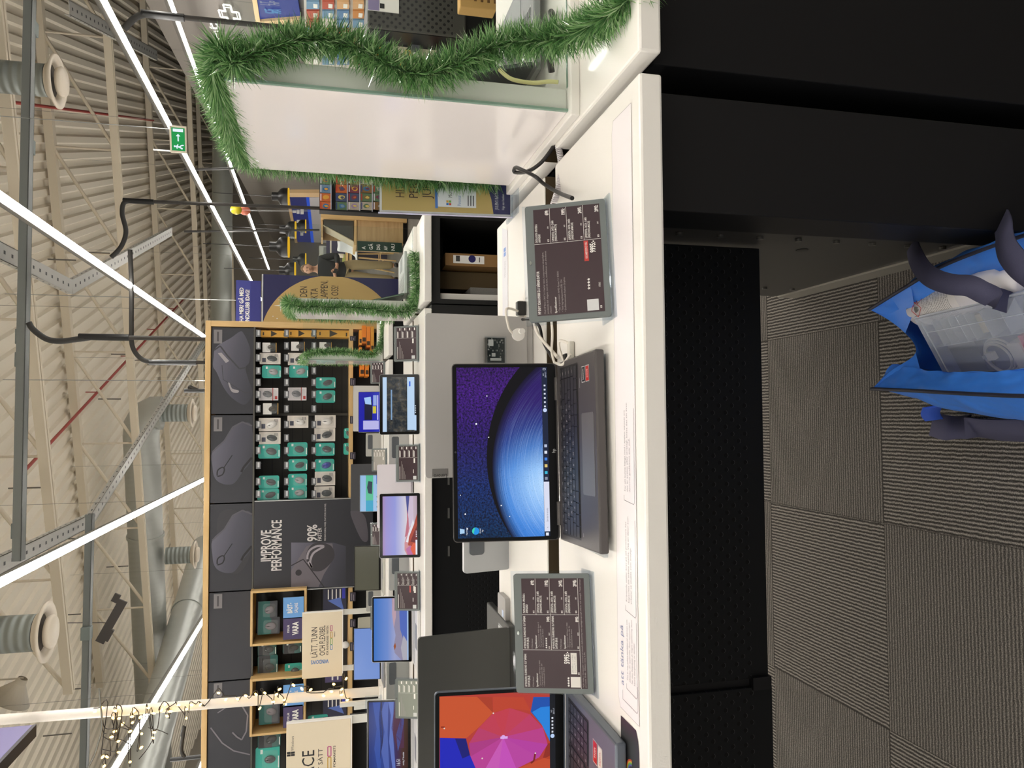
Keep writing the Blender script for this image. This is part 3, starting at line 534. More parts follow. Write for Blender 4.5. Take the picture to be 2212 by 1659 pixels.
# --- front island
isl = counter(-2.2, .475, .968, 'nearest white display island carrying the two big laptops', depth=.9)
def add(b, name, par, off=(0, 0, 0), **k): return b.build(name, par, loc=(-par.location.x+off[0], -par.location.y+off[1], off[2]), **k)
MB(PERF).box(-.525, 1.405, .48, .345, 1.42, .79).build('modesty_panel', isl, loc=(0, -.968, 0), bevel=.002)
MB(PERF).box(-2.1, 1.40, .475, -.54, 1.415, .79).build('modesty_panel', isl, loc=(0, -.968, 0), bevel=.002)
MB(BLACK).box(-.54, 1.41, .47, -.525, 1.43, .79).box(-.545, 1.395, .48, -.52, 1.41, .52).build('panel_joint', isl, loc=(0, -.968, 0))
MB(mat('151517', .45, name='post_black', spec=.3)).box(.300, 1.022, 0, .474, 1.12, CT-.045).build('leg_post', isl, loc=(0, -.968, 0), bevel=.002)
MB(BLACK).box(.31, 1.0, CT-.045, .474, 1.12, CT-.035).build('spacer', isl, loc=(0, -.968, 0))
m = MB(SIDEM).box(.350, 1.12, 0.065, .474, 1.99, CT-.045).box(.332, 1.12, 0.065, .352, 1.24, CT-.045).use(mat('6d6b66', .3, .7))
for Y in (1.18, 1.33, 1.86):
    for k in range(9): z = .1+.085*k; m.cyl(((.331 if Y < 1.24 else .349), Y, z), ((.326 if Y < 1.24 else .344), Y, z), .007, n=10)
m.use(BLK).cyl((.3495, 1.42, .37), (.349, 1.42, .37), .013, n=14); m.build('leg_panel', isl, loc=(0, -.968, 0))
MB(mat('9B978C', .35, .3, name='kick_strip')).box(.346, 1.12, 0, .474, 1.99, .062).build('kick_strip', isl, loc=(0, -.968, 0))
# --- right counter with its black cabinet
rc = counter(.505, 2.4, .968, 'white display island at the right edge carrying the garlanded glass case')
MB(BLACK).box(.515, 1.022, 0, 2.4, 1.84, CT-.045).build('cabinet_body', rc, loc=(0, -.968, 0), bevel=.002)
MB(BLACK).box(.53, 1.0, CT-.045, 2.4, 1.84, CT-.035).build('spacer', rc, loc=(0, -.968, 0))
# --- second island
Y2 = 3.318
i2 = counter(-3.4, .478, Y2, 'second white display island with a row of tablets and laptops', depth=.9)
i2r = counter(.508, .905, Y2, 'right end of the second display island with its glass case and open shelf', depth=.9)
m = MB(PERF).box(-3.4, Y2+.04, 0.05, .30, Y2+.06, CT-.036).use(mat('6a6a68', .4, .6))
for x in (-.27, -.415, -.58, -1.25): m.box(x-.022, Y2+.035, .815, x+.022, Y2+.041, .823)
m.build('front_panel', i2, loc=(0, -Y2, 0))
fr = mat('1A1A1A', .5)
MB(fr).box(.30, Y2+.03, 0, .50, Y2+.8, CT-.036).build('end_cabinet', i2, loc=(0, -Y2, 0), bevel=.002)
m = MB(fr).box(.505, Y2+.03, 0, .525, Y2+.8, CT-.036).box(.885, Y2+.03, 0, .905, Y2+.8, CT-.036).box(.525, Y2+.03, .855, .885, Y2+.8, CT-.036).box(.525, Y2+.78, 0, .885, Y2+.8, .86).box(.525, Y2+.03, .30, .885, Y2+.78, .33)
m.build('open_cabinet', i2r, loc=(0, -Y2, 0))
MB(WHITE).box(.525, Y2+.06, .33, .555, Y2+.09, .855).build('white_upright', i2r, loc=(0, -Y2, 0))
p, q = aY(1090, 578, Y2+.10), aY(962, 546, Y2+.10)
t = thing('cardboard_box', 'brown cardboard box standing upright in the open black cabinet, white label on its spine', 'box', (p.x, Y2+.10, .33)); W_, H_ = q.x-p.x, q.z-.33
MB(mat('8E6B3F', .7, name='cardboard')).box(0, 0, 0, W_, .3, H_).use(mat('6f5230', .7)).rect(0, H_*.1, W_, H_*.13, -.001).build('box', t)
a, b = aY(1046, 571, Y2+.099), aY(979, 551, Y2+.099)
MB(PAPER).rect(a.x-p.x, a.z-.33, b.x-p.x, b.z-.33, -.002).use(mat('2C2A66', .4)).disc((a.x+b.x)/2-p.x+.004, (a.z+b.z)/2-.345, .017, -.003, 18).use(mat('444444', .5)).rect(a.x-p.x+.008, a.z-.33+.02, a.x-p.x+.03, a.z-.33+.024, -.003).rect(a.x-p.x+.008, b.z-.33-.03, a.x-p.x+.034, b.z-.33-.012, -.003).build('shipping_label', t)
tag(MB(mat('6B5A3E', .75)).box(p.x-.088, Y2+.22, .33, p.x-.004, Y2+.405, .845).build('cardboard_box', bevel=.002), 'dark brown carton behind the labelled box in the open black cabinet', 'box', 'boxes in the open cabinet')
tag(MB(mat('8C8A86', .8, bump=(200, .3))).box(.557, Y2+.14, .33, .60, Y2+.4, .70).build('grey_box', bevel=.003), 'speckled grey box low beside the white upright in the open cabinet', 'box', 'boxes in the open cabinet')
tag(MB(mat('2E3F86', .5)).box(.60, Y2+.42, .33, .69, Y2+.7, .85).use(mat('77787a', .5)).box(.601, Y2+.41, .33, .689, Y2+.42, .78).build('blue_box', bevel=.002), 'grey box with blue top behind the speckled one in the open cabinet', 'box', 'boxes in the open cabinet')
# --- third island
Y3 = 5.25
i3 = counter(-3.9, .40, Y3, 'third white display island below the mouse wall', depth=.9)
MB(BLACK).box(-3.9, Y3+.04, 0, .40, Y3+.8, CT-.036).build('cabinet_body', i3, loc=(0, -Y3, 0))
i3r = counter(.43, .83, Y3, 'right end of the third display island with a small glass case', depth=.9)
MB(BLACK).box(.43, Y3+.04, 0, .83, Y3+.8, CT-.036).build('cabinet_body', i3r, loc=(0, -Y3, 0))
# ---------------------------------------------------------------- glass cases with garland
GLS = glass('case_glass', 'FAFDFB'); CLR = glass('acrylic', 'F4F7FA', .05)
def tinsel(c):
    m = bpy.data.materials.new('tinsel_'+c); m.use_nodes = True; t = m.node_tree; b = t.nodes['Principled BSDF']; b.inputs['Base Color'].default_value = lin(c); b.inputs['Roughness'].default_value = .38
    tr = t.nodes.new('ShaderNodeBsdfTranslucent'); tr.inputs[0].default_value = lin(c); mx_ = t.nodes.new('ShaderNodeMixShader'); mx_.inputs[0].default_value = .42
    t.links.new(b.outputs[0], mx_.inputs[1]); t.links.new(tr.outputs[0], mx_.inputs[2]); t.links.new(mx_.outputs[0], t.nodes['Material Output'].inputs[0]); return m
GREENM = [tinsel(c) for c in ('6A9A5C', '8DB479', '4C7646', 'B4CFA2')]; SILV = mat('E8F0EA', .12, .95, name='tinsel_silver')
def garland(path, label, n, L, w=.0015, group='green tinsel garlands', kk=10):
    P = smooth_path(path, kk); ms = [MB(g) for g in GREENM]; m = MB(GREENM[0])
    for q in GREENM + [SILV]: m.use(q)
    cum = [0]
    for a, b in zip(P, P[1:]): cum.append(cum[-1]+(b-a).length)
    j = 0
    for k in range(n):
        s = (k+.5)/n*cum[-1]
        while j < len(P)-2 and cum[j+1] < s: j += 1
        c = P[j].lerp(P[j+1], (s-cum[j])/max(cum[j+1]-cum[j], 1e-6)); d = (P[j+1]-P[j]).normalized()
        a = d.orthogonal().normalized(); b = d.cross(a); an = rnd.uniform(0, 2*pi)
        o = (a*cos(an)+b*sin(an)+d*rnd.uniform(-.55, .55)).normalized(); ln = L*rnd.uniform(.65, 1.12); e = c+o*ln+V((0, 0, -ln*rnd.uniform(0, .16)))
        u = o.cross(V((rnd.uniform(-1, 1), rnd.uniform(-1, 1), rnd.uniform(-1, 1)))).normalized()
        silver = rnd.random() < .03; m.c = 4 if silver else rnd.choice((0, 0, 1, 1, 2, 2, 3)); ww = w*(.8 if silver else 1)
        mid = c.lerp(e, .55)+V((rnd.uniform(-1, 1), rnd.uniform(-1, 1), rnd.uniform(-1, 1)))*ln*.035
        m.add([tuple(c-u*ww*.5), tuple(c+u*ww*.5), tuple(mid+u*ww), tuple(mid-u*ww), tuple(e)], [(0, 1, 2, 3), (3, 2, 4)])
    m.c = 2; m.tube(P[::2], .003, 5)
    return tag(m.build('tinsel_garland'), label, 'garland', group)
def showcase(x, Y, x1, lab, h=.555, th=.042, dp=.43):
    t = thing('glass_case', lab, 'display case', (x, Y, CT), 0, 'glass display cases with white side panels')
    MB(WHITE).box(-.012, -.02, 0, x1-x, dp+.03, .016).build('base', t, bevel=.002)
    MB(mat('F0EAE8', .18, name='glossy_white_panel', coat=.6)).box(0, .004, .016, th, dp, .016+h).build('side_panel', t, bevel=.002)
    MB(GLS).box(.004, -.004, .017, x1-x-.01, .0, .016+h).build('glass_pane', t)
    MB(mat('7E9A8B', .2, name='glass_edge')).box(th, -.004, .0165, x1-x-.01, .001, .0175).box(.0, -.005, .0165, .004, .001, .016+h).build('glass_edge', t)
    return t
showcase(.523, 1.238, 1.35, 'tall glass case with glossy white side panel and thick green garland, on the right counter')
showcase(.508, 3.60, .90, 'glass case with white side panel and garland on the second island')
showcase(.425, 5.72, .81, 'small glass case with white side panel and garland on the third island')
gp = [(.545, 1.69, .97), (.54, 1.70, 1.12), (.548, 1.69, 1.35), (.545, 1.68, 1.48), (.542, 1.62, 1.518), (.54, 1.48, 1.522), (.54, 1.33, 1.522), (.542, 1.235, 1.518), (.565, 1.212, 1.505)]
fy = 1.208
for x, y, Y in ((500, 138, fy), (527, 126, fy), (577, 105, fy), (628, 90, fy), (678, 84, fy), (729, 90, fy), (780, 107, fy), (850, 145, fy), (920, 160, 1.205), (985, 138, 1.20), (1045, 108, 1.195), (1110, 90, 1.18), (1180, 88, 1.15), (1240, 72, 1.11), (1300, 42, 1.05), (1352, 4, 1.0), (1400, -50, .975)): gp.append(tuple(aY(x, y, Y)))
garland(gp, 'thick green tinsel garland draped over the glossy white panel and down to the right counter', 17500, .043, .00095)
def g2(dY, dx, pts, Y): return [tuple(aY(x, y, Y)) for x, y in pts]
garland([(.53, 4.05, 1.0), (.53, 4.05, 1.25), (.535, 4.05, 1.47), (.53, 3.95, 1.51), (.53, 3.75, 1.51), (.53, 3.60, 1.51)] + [tuple(aY(x, y, 3.57)) for x, y in ((645, 662), (690, 663), (740, 664), (790, 666), (830, 672), (860, 674), (880, 672), (893, 658))] + [tuple(aY(x, y, 3.5)) for x, y in ((899, 630), (899, 600), (897, 570), (896, 545))], 'green tinsel garland around the glass case of the second island, trailing along the counter edge', 8000, .046, .0014)
garland([(.45, 6.15, 1.0), (.445, 6.15, 1.48), (.445, 6.0, 1.5), (.445, 5.75, 1.49)] + [tuple(aY(x, y, 5.68)) for x, y in ((672, 762), (700, 761), (740, 760), (775, 764), (800, 766), (815, 758), (824, 740), (828, 715))] + [tuple(aY(x, y, 5.6)) for x, y in ((829, 700), (830, 690))], 'small green tinsel garland around the glass case of the third island', 5000, .043, .0020)
# ---------------------------------------------------------------- laptops, tablets, price displays
SB = mat('050506', .14, name='black_screen_glass', spec=.22)
def EM(c, k=1.0): return mat(c, .15, emit=k, name='screen_'+c)
KEY = mat('232325', .45); LEG = mat('C9C9C9', .5)
ROWS = [([1]*15, ['esc']+['']*14), ([1]*13+[2, 1], ['§', '1', '2', '3', '4', '5', '6', '7', '8', '9', '0', '+', '´', '', '']), ([1.5]+[1]*12+[1.5, 1], [''] + list('QWERTYUIOPÅ¨') + ['', '']), ([1.8]+[1]*12+[1.2, 1], [''] + list('ASDFGHJKLÖÄ') + ["'", '', '']),
        ([1.3]+[1]*11+[2.7, 1], [''] + list('<ZXCVBNM,.-') + ['', '']), ([1, 1, 1, 1, 5.6, 1, 1, 1.2, 1, 1.2], ['']*10)]
def keyboard(par, x0, x1, y0, y1, z, col=KEY, leg=LEG, each=True, well=None, numpad=False, rows=ROWS, lw=.0022):
    k = MB(well or BLK).flat(x0-.003, y0-.003, x1+.003, y1+.003, z+.0003).build('keyboard', par)
    n = len(rows); rh = (y1-y0)/(n-.35); y = y1; one = MB(col)
    for ri, (ws, ls) in enumerate(rows):
        h = rh*(.65 if ri == 0 else 1); tot = sum(ws)+(4.3 if numpad else 0); W = (x1-x0)*(sum(ws)/tot) if numpad else x1-x0; x = x0; cells = list(zip(ws, ls, [W*w/sum(ws) for w in ws]))
        if numpad: cells += [(1, c, (x1-x0-W)/4.3) for c in (['', '', '', ''] if ri == 0 else (['', '/', '*', '-'], ['7', '8', '9', '+'], ['4', '5', '6', ''], ['1', '2', '3', ''], ['0', '', ',', ''])[ri-1])]
        for ci, (w, l, cw) in enumerate(cells):
            if numpad and ci == len(ws): x += cw*.3
            m = MB(col) if each else one; g_ = .0009
            m.use(col).box(x+g_, y-h+g_, z, x+cw-g_, y-g_, z+.0016)
            if l and leg: m.use(leg); m.M = Matrix.Translation((0, 0, z+.0018)) @ Matrix.Rotation(-pi/2, 4, 'X'); m.text(l, x+cw*.28, y-h*.72, h*.34, 0, sx=.9, bold=0); m.M = Matrix()
            elif leg and each and w == 1 and ri < 5: m.use(leg); m.flat(x+cw*.35, y-h*.55, x+cw*.65, y-h*.47, z+.0018)
            if each: m.build('key', k)
            x += cw
        y -= h
    if not each: one.build('keys', k)
    return k
def laptop(label, w, d, lh, loc, rz=0, tilt=12, body='C9CACB', lid=None, screen=None, bez=(.006, .006, .010, .014), group='laptops on show', kb=None, th=.014, lidback=None, name='laptop', pad=(.0, .11, .065), keycol=None, metal=.5, kby=(.02, .1), kbx=.02, touch=True):
    t = thing(name, label, 'laptop', loc, rz, group); bm = mat(body, .42, metal)
    MB(bm).box(-w/2, -d, 0, w/2, 0, th).build('base', t, bevel=.003)
    if touch:
        k = keyboard(t, -w/2+kbx, w/2-kbx, -kby[1], -kby[0], th, keycol or mat('B9BABB', .5), None, False, mat('9a9b9c', .5)) if kb is None else kb(t, th)
        MB(mat('8E9194' if body not in ('4A4646', '707782') else ('6E6B6A' if body == '4A4646' else '7b828c'), .4, .3)).exz(rrect(pad[0]-pad[1]/2, -d+.012, pad[0]+pad[1]/2, -d+.012+pad[2], .004), th, th+.0006).build('touchpad', t)
    l = MB(mat(lid or body, .4, metal)).ext(rrect(-w/2, 0, w/2, lh, .007), 0, .006).build('lid', t, loc=(0, 0, th), rot=(-R(tilt), 0, 0), bevel=.0012)
    if bez: MB(SB if bez[3] else SB).ext(rrect(-w/2+.0015, .003, w/2-.0015, lh-.0015, .006), -.0012, 0).build('bezel', l)
    if screen: screen(l, -w/2+bez[0], bez[2], w/2-bez[0], lh-bez[1])
    if lidback: lidback(l, w, lh)
    return t
# hero wallpaper: dark planet over a speckled starry sky, painted by nodes over the panel
def planet_mat():
    g = NT('planet_wallpaper'); o = g.xyz(g.co('Generated')); s, t_ = o[0], o[2]; x = g.math('MULTIPLY', s, 1.78)
    v = g.vec(x, t_); n1 = g.noise(v, 46, 3, .8); n2 = g.noise(v, 90, 2, .9)
    def dist(cx, cy): return g.math('SQRT', g.math('ADD', g.math('POWER', g.math('SUBTRACT', x, cx), 2), g.math('POWER', g.math('SUBTRACT', t_, cy), 2)))
    d1, d2 = dist(.82, -.73), dist(.72, -.75)
    dots = g.math('MULTIPLY', g.math('SUBTRACT', n1, .38), 3.2, clamp=True); hue = g.ramp(s, [(0, '0A3C66'), (.3, '1F3C86'), (.6, '3A1F82'), (.85, '55209A'), (1, '4A1C80')])
    sky = g.mix(dots, lin('07061A'), hue); sp = g.math('GREATER_THAN', n2, .69); sky = g.mix(g.math('MULTIPLY', sp, .5), sky, lin('9C8CE8'))
    gl = dist(.50, -.03); lit = g.ramp(g.math('ADD', g.math('DIVIDE', gl, 1.25), g.math('MULTIPLY', g.math('SUBTRACT', n1, .5), .05)), [(0, 'B8D8F4'), (.2, '8DB9EA'), (.38, '4E86CE'), (.56, '274C94'), (.75, '241E62'), (.95, '150D38')])
    pur = g.math('MULTIPLY', g.math('SUBTRACT', x, .70), 1.35, clamp=True); lit = g.mix(g.math('MULTIPLY', pur, .8), lit, lin('2A1460')); lb = g.math('MULTIPLY', g.math('SUBTRACT', .55, x), 1.4, clamp=True); lit = g.mix(g.math('MULTIPLY', lb, .55), lit, lin('1E78D8'))
    rg = g.noise(g.vec(g.math('MULTIPLY', d2, 60), g.math('MULTIPLY', x, .6)), 2.2, 2); lit = g.mix(g.math('MULTIPLY', g.math('MULTIPLY', g.math('SUBTRACT', rg, .5), 1.4, clamp=True), g.math('SUBTRACT', 1, g.math('MULTIPLY', pur, .75))), lit, lin('AFC6FF'), 'SCREEN'); sp2 = g.math('LESS_THAN', n2, .36); lit = g.mix(g.math('MULTIPLY', sp2, .6), lit, lin('0C1438'))
    edge = g.math('MULTIPLY', g.math('SUBTRACT', 1.37, d2), 9, clamp=True); lit = g.mix(edge, lin('0D0A22'), lit)
    pl = g.mix(g.math('LESS_THAN', d2, 1.37), lin('07060C'), lit); c = g.mix(g.math('LESS_THAN', d1, 1.41), sky, pl)
    return g.emit(c, 1.15)
def scr_planet(l, x0, z0, x1, z1):
    W, Hh = x1-x0, z1-z0; MB(planet_mat()).rect(x0, z0, x1, z1, -.0016).build('display', l)
    X = lambda s: x0+W*s; Z = lambda t: z0+Hh*t
    m = MB(EM('16203A')).rect(x0, z0, x1, Z(.062), -.0019).use(EM('D9DDF0')).rect(X(.028), z0, X(.318), Z(.06), -.0021).use(EM('6A7080')).text('Skriv här för att söka', X(.085), Z(.018), .0032, -.0023, bold=0)
    m.ring([(X(.048), Z(.03)), (X(.054), Z(.022))], .0006, -.0023)
    for s, c in ((.012, 'E8ECF8'), (.338, '8a92a8'), (.372, '38B7D8'), (.412, 'E2C774'), (.452, '3C7FE0'), (.492, 'DDE3F0'), (.53, 'B9C2DC')): m.use(EM(c)).rect(X(s)-.0025, Z(.016), X(s)+.0025, Z(.046), -.0022)
    m.use(EM('C7D6F8')).disc(X(.742), Z(.031), .0035, -.0022, 12).use(EM('D5DAEA'))
    for s in (.765, .79, .815, .84, .865, .89): m.rect(X(s)-.0014, Z(.02), X(s)+.0014, Z(.04), -.0022)
    m.text('16:51', X(.955), Z(.034), .0026, -.0022, al='C', bold=0).text('2020-12-17', X(.955), Z(.01), .0026, -.0022, al='C', bold=0).ring([(X(.983), Z(.018)), (X(.993), Z(.018)), (X(.993), Z(.044)), (X(.983), Z(.044)), (X(.983), Z(.018))], .0007, -.0022)
    m.use(EM('A8CDEE')).poly([(X(.03), Z(.93)), (X(.052), Z(.93)), (X(.057), Z(.98)), (X(.026), Z(.98))], -.0022).use(EM('E8EEF8')).text('Papperskorgen', X(.041), Z(.9), .0025, -.0022, al='C', bold=0).text('Microsoft', X(.041), Z(.755), .0025, -.0022, al='C', bold=0).text('Edge', X(.041), Z(.73), .0025, -.0022, al='C', bold=0)
    m.use(EM('1F8FE0')).disc(X(.041), Z(.81), .0062, -.0022, 18).use(EM('3FD0B0')).poly([(X(.041)+.0062*cos(a), Z(.81)+.0062*sin(a)) for a in [pi*.05+pi*.75*k/8 for k in range(9)]], -.0023).use(EM('F4F8FF'))
    for s, t_, r in ((.665, .79, .0016), (.055, .9, .0012), (.14, .92, .0013), (.185, .53, .0012), (.83, .67, .0011), (.12, .44, .0009), (.25, .97, .0008)): m.disc(X(s), Z(t_), r, -.0019, 10)
    m.poly([(X(.585), Z(.665)), (X(.589), Z(.66)), (X(.587), Z(.648)), (X(.582), Z(.655))], -.0019); m.build('desktop_icons', l)
def hero_kb(t, z): return keyboard(t, -.139, .139, -.112, -.022, z, mat('2B292B', .45), mat('B8B4B2', .5), True, mat('1A191A', .5))
hp = laptop('open dark grey laptop in front showing a purple and blue planet wallpaper', .3065, .1985, .184, (-.058, 1.288, CT+.008), R(2.3), 7.5, '4A4646', None, scr_planet, (.007, .008, .0175, 0), 'laptops on the nearest island', hero_kb, .015, metal=.15, pad=(-.005, .128, .056), kby=(.02, .11))
def hero_extra(t):
    l = [c for c in t.children if c.name.startswith('lid')][0]
    m = MB(mat('CFCFCF', .3, .5)).text('hp', 0.0, .0055, .0065, -.0015, al='C', bold=0, sx=.8).use(mat('2a2a2e', .2)).disc(0, .179, .0018, -.0015, 10); m.build('brand_mark', l)
    for x in (-.108, .108): MB(mat('5b5858', .3, .7)).cyl((x-.02, .001, .004), (x+.02, .001, .004), .0055, n=12).build('hinge', t, loc=(0, 0, .011))
    for k, (c, s, yy) in enumerate((('1B1B1D', 'RADEON', -.143), ('B52A20', 'RYZEN', -.162))):
        m = MB(mat('C9C9C6', .3, .4)).flat(.107, yy-.0085, .133, yy+.0085, .0153).use(mat(c, .3)).flat(.1085, yy-.007, .1315, yy+.007, .0155).use(TXW); m.M = Matrix.Translation((0, 0, .0157)) @ Matrix.Rotation(-pi/2, 4, 'X'); m.text(s, .12, yy-.0025, .005, 0, al='C', bold=0); m.M = Matrix(); m.build('processor_sticker', t)
    m = MB(LEG); m.M = Matrix.Translation((0, 0, .0155)) @ Matrix.Rotation(-pi/2, 4, 'X'); m.text('ENVY', -.135, -.128, .0028, 0, bold=0).text('BANG & OLUFSEN', .1, -.126, .0022, 0, bold=0); m.M = Matrix(); m.build('deck_print', t)
hero_extra(hp)
tag(MB(CLR).box(-.155, 0, 0, .155, .16, .0068).build('laptop_stand', loc=(-.058, 1.11, CT+.0004)), 'clear acrylic plinth under the planet wallpaper laptop', 'stand')
# left laptop with umbrella wallpaper
def scr_umbrella(l, x0, z0, x1, z1):
    MB(EM('B23A30')).rect(x0, z0, x1, z1, -.0014).build('display', l)
    k = (z1-z0)/(1022-225); w = lambda pts: [(x1-(b-1076)*k, z1-(a-225)*k) for a, b in pts]; m = MB(EM('C4522B'))
    P = lambda c, pts, y=-.0017: m.use(EM(c)).poly(w(pts), y)
    P('C4502A', ((225, 1076), (480, 1090), (560, 1100), (590, 1205), (500, 1290), (408, 1365), (225, 1350))); P('A83A24', ((480, 1090), (585, 1100), (590, 1205)), -.0018); P('B9412B', ((590, 1095), (800, 1110), (850, 1205), (700, 1180), (590, 1205)))
    P('1720B4', ((228, 1352), (405, 1367), (432, 1480), (510, 1650), (470, 1780), (228, 1830))); P('0F1470', ((330, 1362), (405, 1367), (432, 1480), (380, 1500)), -.0018); P('2A62DA', ((228, 1610), (420, 1625), (510, 1650), (470, 1780), (228, 1830)), -.0018)
    P('1A4FA8', ((870, 1112), (1022, 1120), (1022, 1430), (985, 1425), (930, 1310), (850, 1212))); P('2380D8', ((1022, 1180), (1022, 1430), (985, 1420), (925, 1300), (860, 1215), (920, 1185)), -.0018)
    P('C04A2A', ((720, 1605), (900, 1545), (985, 1520), (1022, 1545), (1022, 1900), (640, 1900))); P('8E2A20', ((1022, 1432), (965, 1435), (935, 1530), (1022, 1552)))
    c = (660, 1372); rim = ((590, 1207), (705, 1178), (845, 1228), (935, 1325), (968, 1440), (908, 1525), (750, 1592), (610, 1690), (500, 1640), (436, 1490), (425, 1400), (492, 1300)); cols = ('BE3A4A', 'BC3B52', 'B93A62', 'B53C86', 'B13C9C', 'B4419C', 'C04CB4', 'C355B0', 'B43C90', 'A83680', 'B43A66', 'BC3A50')
    for j in range(12): P(cols[j], (c, rim[j], rim[(j+1) % 12]), -.0019)
    m.use(EM('D8A8E8')).disc(*w([c])[0], .0035, -.0021, 10).rect(w([(690, 1380)])[0][0]-.001, w([(690, 1380)])[0][1], w([(660, 1372)])[0][0]+.001, w([(640, 1366)])[0][1], -.0021)
    m.use(EM('E0D0C8')); [m.disc(*w([q])[0], .0013, -.0021, 8) for q in ((592, 1207), (258, 1290), (882, 1495), (515, 1507), (860, 1605))]
    m.use(EM('7a2018')).ring(w([(880, 1500), (872, 1545), (850, 1560)]), .003, -.0021).ring(w([(235, 1280), (262, 1282)]), .002, -.0021)
    m.use(EM('10131C')).rect(x0, z0, x1, w([(1022, 0)])[0][1]+.0095, -.0021).use(EM('B9D0F4')).disc(w([(0, 1384)])[0][0], z0+.005, .0035, -.0023, 12).use(EM('C9CDD8'))
    for b in (1355, 1330, 1308, 1285, 1262): m.rect(w([(0, b)])[0][0]-.0015, z0+.0035, w([(0, b)])[0][0]+.0015, z0+.0065, -.0023)
    m.text('16:51', w([(0, 1215)])[0][0], z0+.0055, .0026, -.0023, al='C', bold=0).text('2020-12-17', w([(0, 1215)])[0][0], z0+.0015, .0026, -.0023, al='C', bold=0); m.build('umbrella_picture', l)
def pav_kb(t, z): return keyboard(t, -.168, .165, -.118, -.022, z, mat('2E3138', .45), mat('C0C4CA', .5), True, mat('22252b', .5), True)
pv = laptop('open blue grey laptop at the left edge showing an umbrella wallpaper', .36, .234, .222, (-.637, 1.278, CT+.002), R(-1), 6, '707782', '6c737e', scr_umbrella, (.0068, .0085, .0175, 0), 'laptops on the nearest island', pav_kb, .017, pad=(-.03, .125, .075))
for k, (c, yy, s) in enumerate((('B52A20', -.150, 'RYZEN'), ('D8D4CC', -.172, 'RADEON'))):
    m = MB(mat('C9C9C6', .3, .4)).flat(.115, yy-.01, .15, yy+.01, .0173).use(mat(c, .3)).flat(.117, yy-.008, .148, yy+.008, .0176).use(TXW if k == 0 else RED); m.M = Matrix.Translation((0, 0, .0178)) @ Matrix.Rotation(-pi/2, 4, 'X'); m.text(s, .132, yy-.003, .006, 0, al='C', bold=0); m.M = Matrix(); m.build('processor_sticker', pv)
# laptops on the rear half, seen from behind
def lenovo_back(l, w, lh):
    m = MB(mat('8C8A88', .35, .4)).box(w/2-.018, .006, lh-.045, w/2-.003, .0068, lh-.013).use(mat('3c3a3a', .4)); m.M = Matrix.Translation((w/2-.0075, .007, lh-.042)) @ Matrix.Rotation(pi, 4, 'Z') @ Matrix.Rotation(-pi/2, 4, 'Y'); m.text('Lenovo', 0, 0, .0078, -.0002, W=.026, bold=.01); m.M = Matrix(); m.build('brand_plate', l)
len_ = laptop('silver laptop lid seen from behind with a small circuit board fixed on it', .324, .218, .213, (.045, 1.53, CT), pi, 6, 'B4B2B0', None, None, None, 'laptops seen from behind on the nearest island', None, .016, lenovo_back, metal=.2)
laptop('dark charcoal laptop lid seen from behind beside the left price display', .36, .24, .21, (-.648, 1.70, CT), pi, 8, '3A3B39', None, None, None, 'laptops seen from behind on the nearest island', None, .016, metal=.1)
a = aY(1050, 783, 1.495); t = thing('circuit_board', 'small black circuit board in a clear case fixed on the silver lid', 'circuit board', (a.x, 1.494, a.z-.039))
MB(mat('1B2420', .4)).box(0, .004, 0, .05, .008, .036).build('board', t); m = MB(mat('C9C6BE', .4)).box(.033, 0, .024, .046, .004, .034).box(.004, 0, .008, .009, .004, .03).box(.012, 0, .02, .019, .004, .027).use(mat('77726a', .3, .6)).box(.0, .002, .036, .05, .014, .041)
for k in range(38): x_, z_ = rnd.uniform(.01, .047), rnd.uniform(.003, .034); m.use(rnd.choice((mat('8d8a80', .3, .5), BLK, mat('B7B2A6', .4), mat('4a4a44', .4)))).box(x_, .001, z_, x_+.003, .004, z_+.0018)
m.build('components', t); MB(CLR).box(-.002, -.002, -.002, .052, .0, .042).build('clear_cover', t)
def tablet(label, w, h, loc, rz, tilt, screen=None, back='A9ACAF', group='tablets on show', cam_=True, name='tablet', stand=True, cx=None):
    cx = cx or (-w/2+.012, -w/2+.12)
    t = thing(name, label, 'tablet', loc, rz, group)
    b = MB(mat(back, .4, .4)).ext(rrect(-w/2, 0, w/2, h, .008), 0, .009).build('body', t, rot=(-R(tilt), 0, 0), bevel=.001)
    MB(SB).ext(rrect(-w/2+.001, .001, w/2-.001, h-.001, .007), -.0012, 0).build('bezel', b)
    if screen: screen(b, -w/2+.013, .014, w/2-.013, h-.014)
    if cam_: MB(mat('4B5056', .3)).ext(rrect(cx[0], h-.05, cx[1], h-.014, .008), .009, .0115).build('camera_window', b)
    if stand: MB(mat(back, .4, .4)).box(-w/2+.01, .0, 0, w/2-.01, .004, h*.62).build('kickstand', t, loc=(0, .009+sin(R(tilt))*h*.55, cos(R(tilt))*h*.55-.0), rot=(R(198), 0, 0))
    return t
tablet('grey tablet seen from behind between the planet laptop and the left price display', .27, .115, (-.218, 1.77, CT), pi, 12, group='tablets seen from behind', stand=False, cx=(-.02, .095))
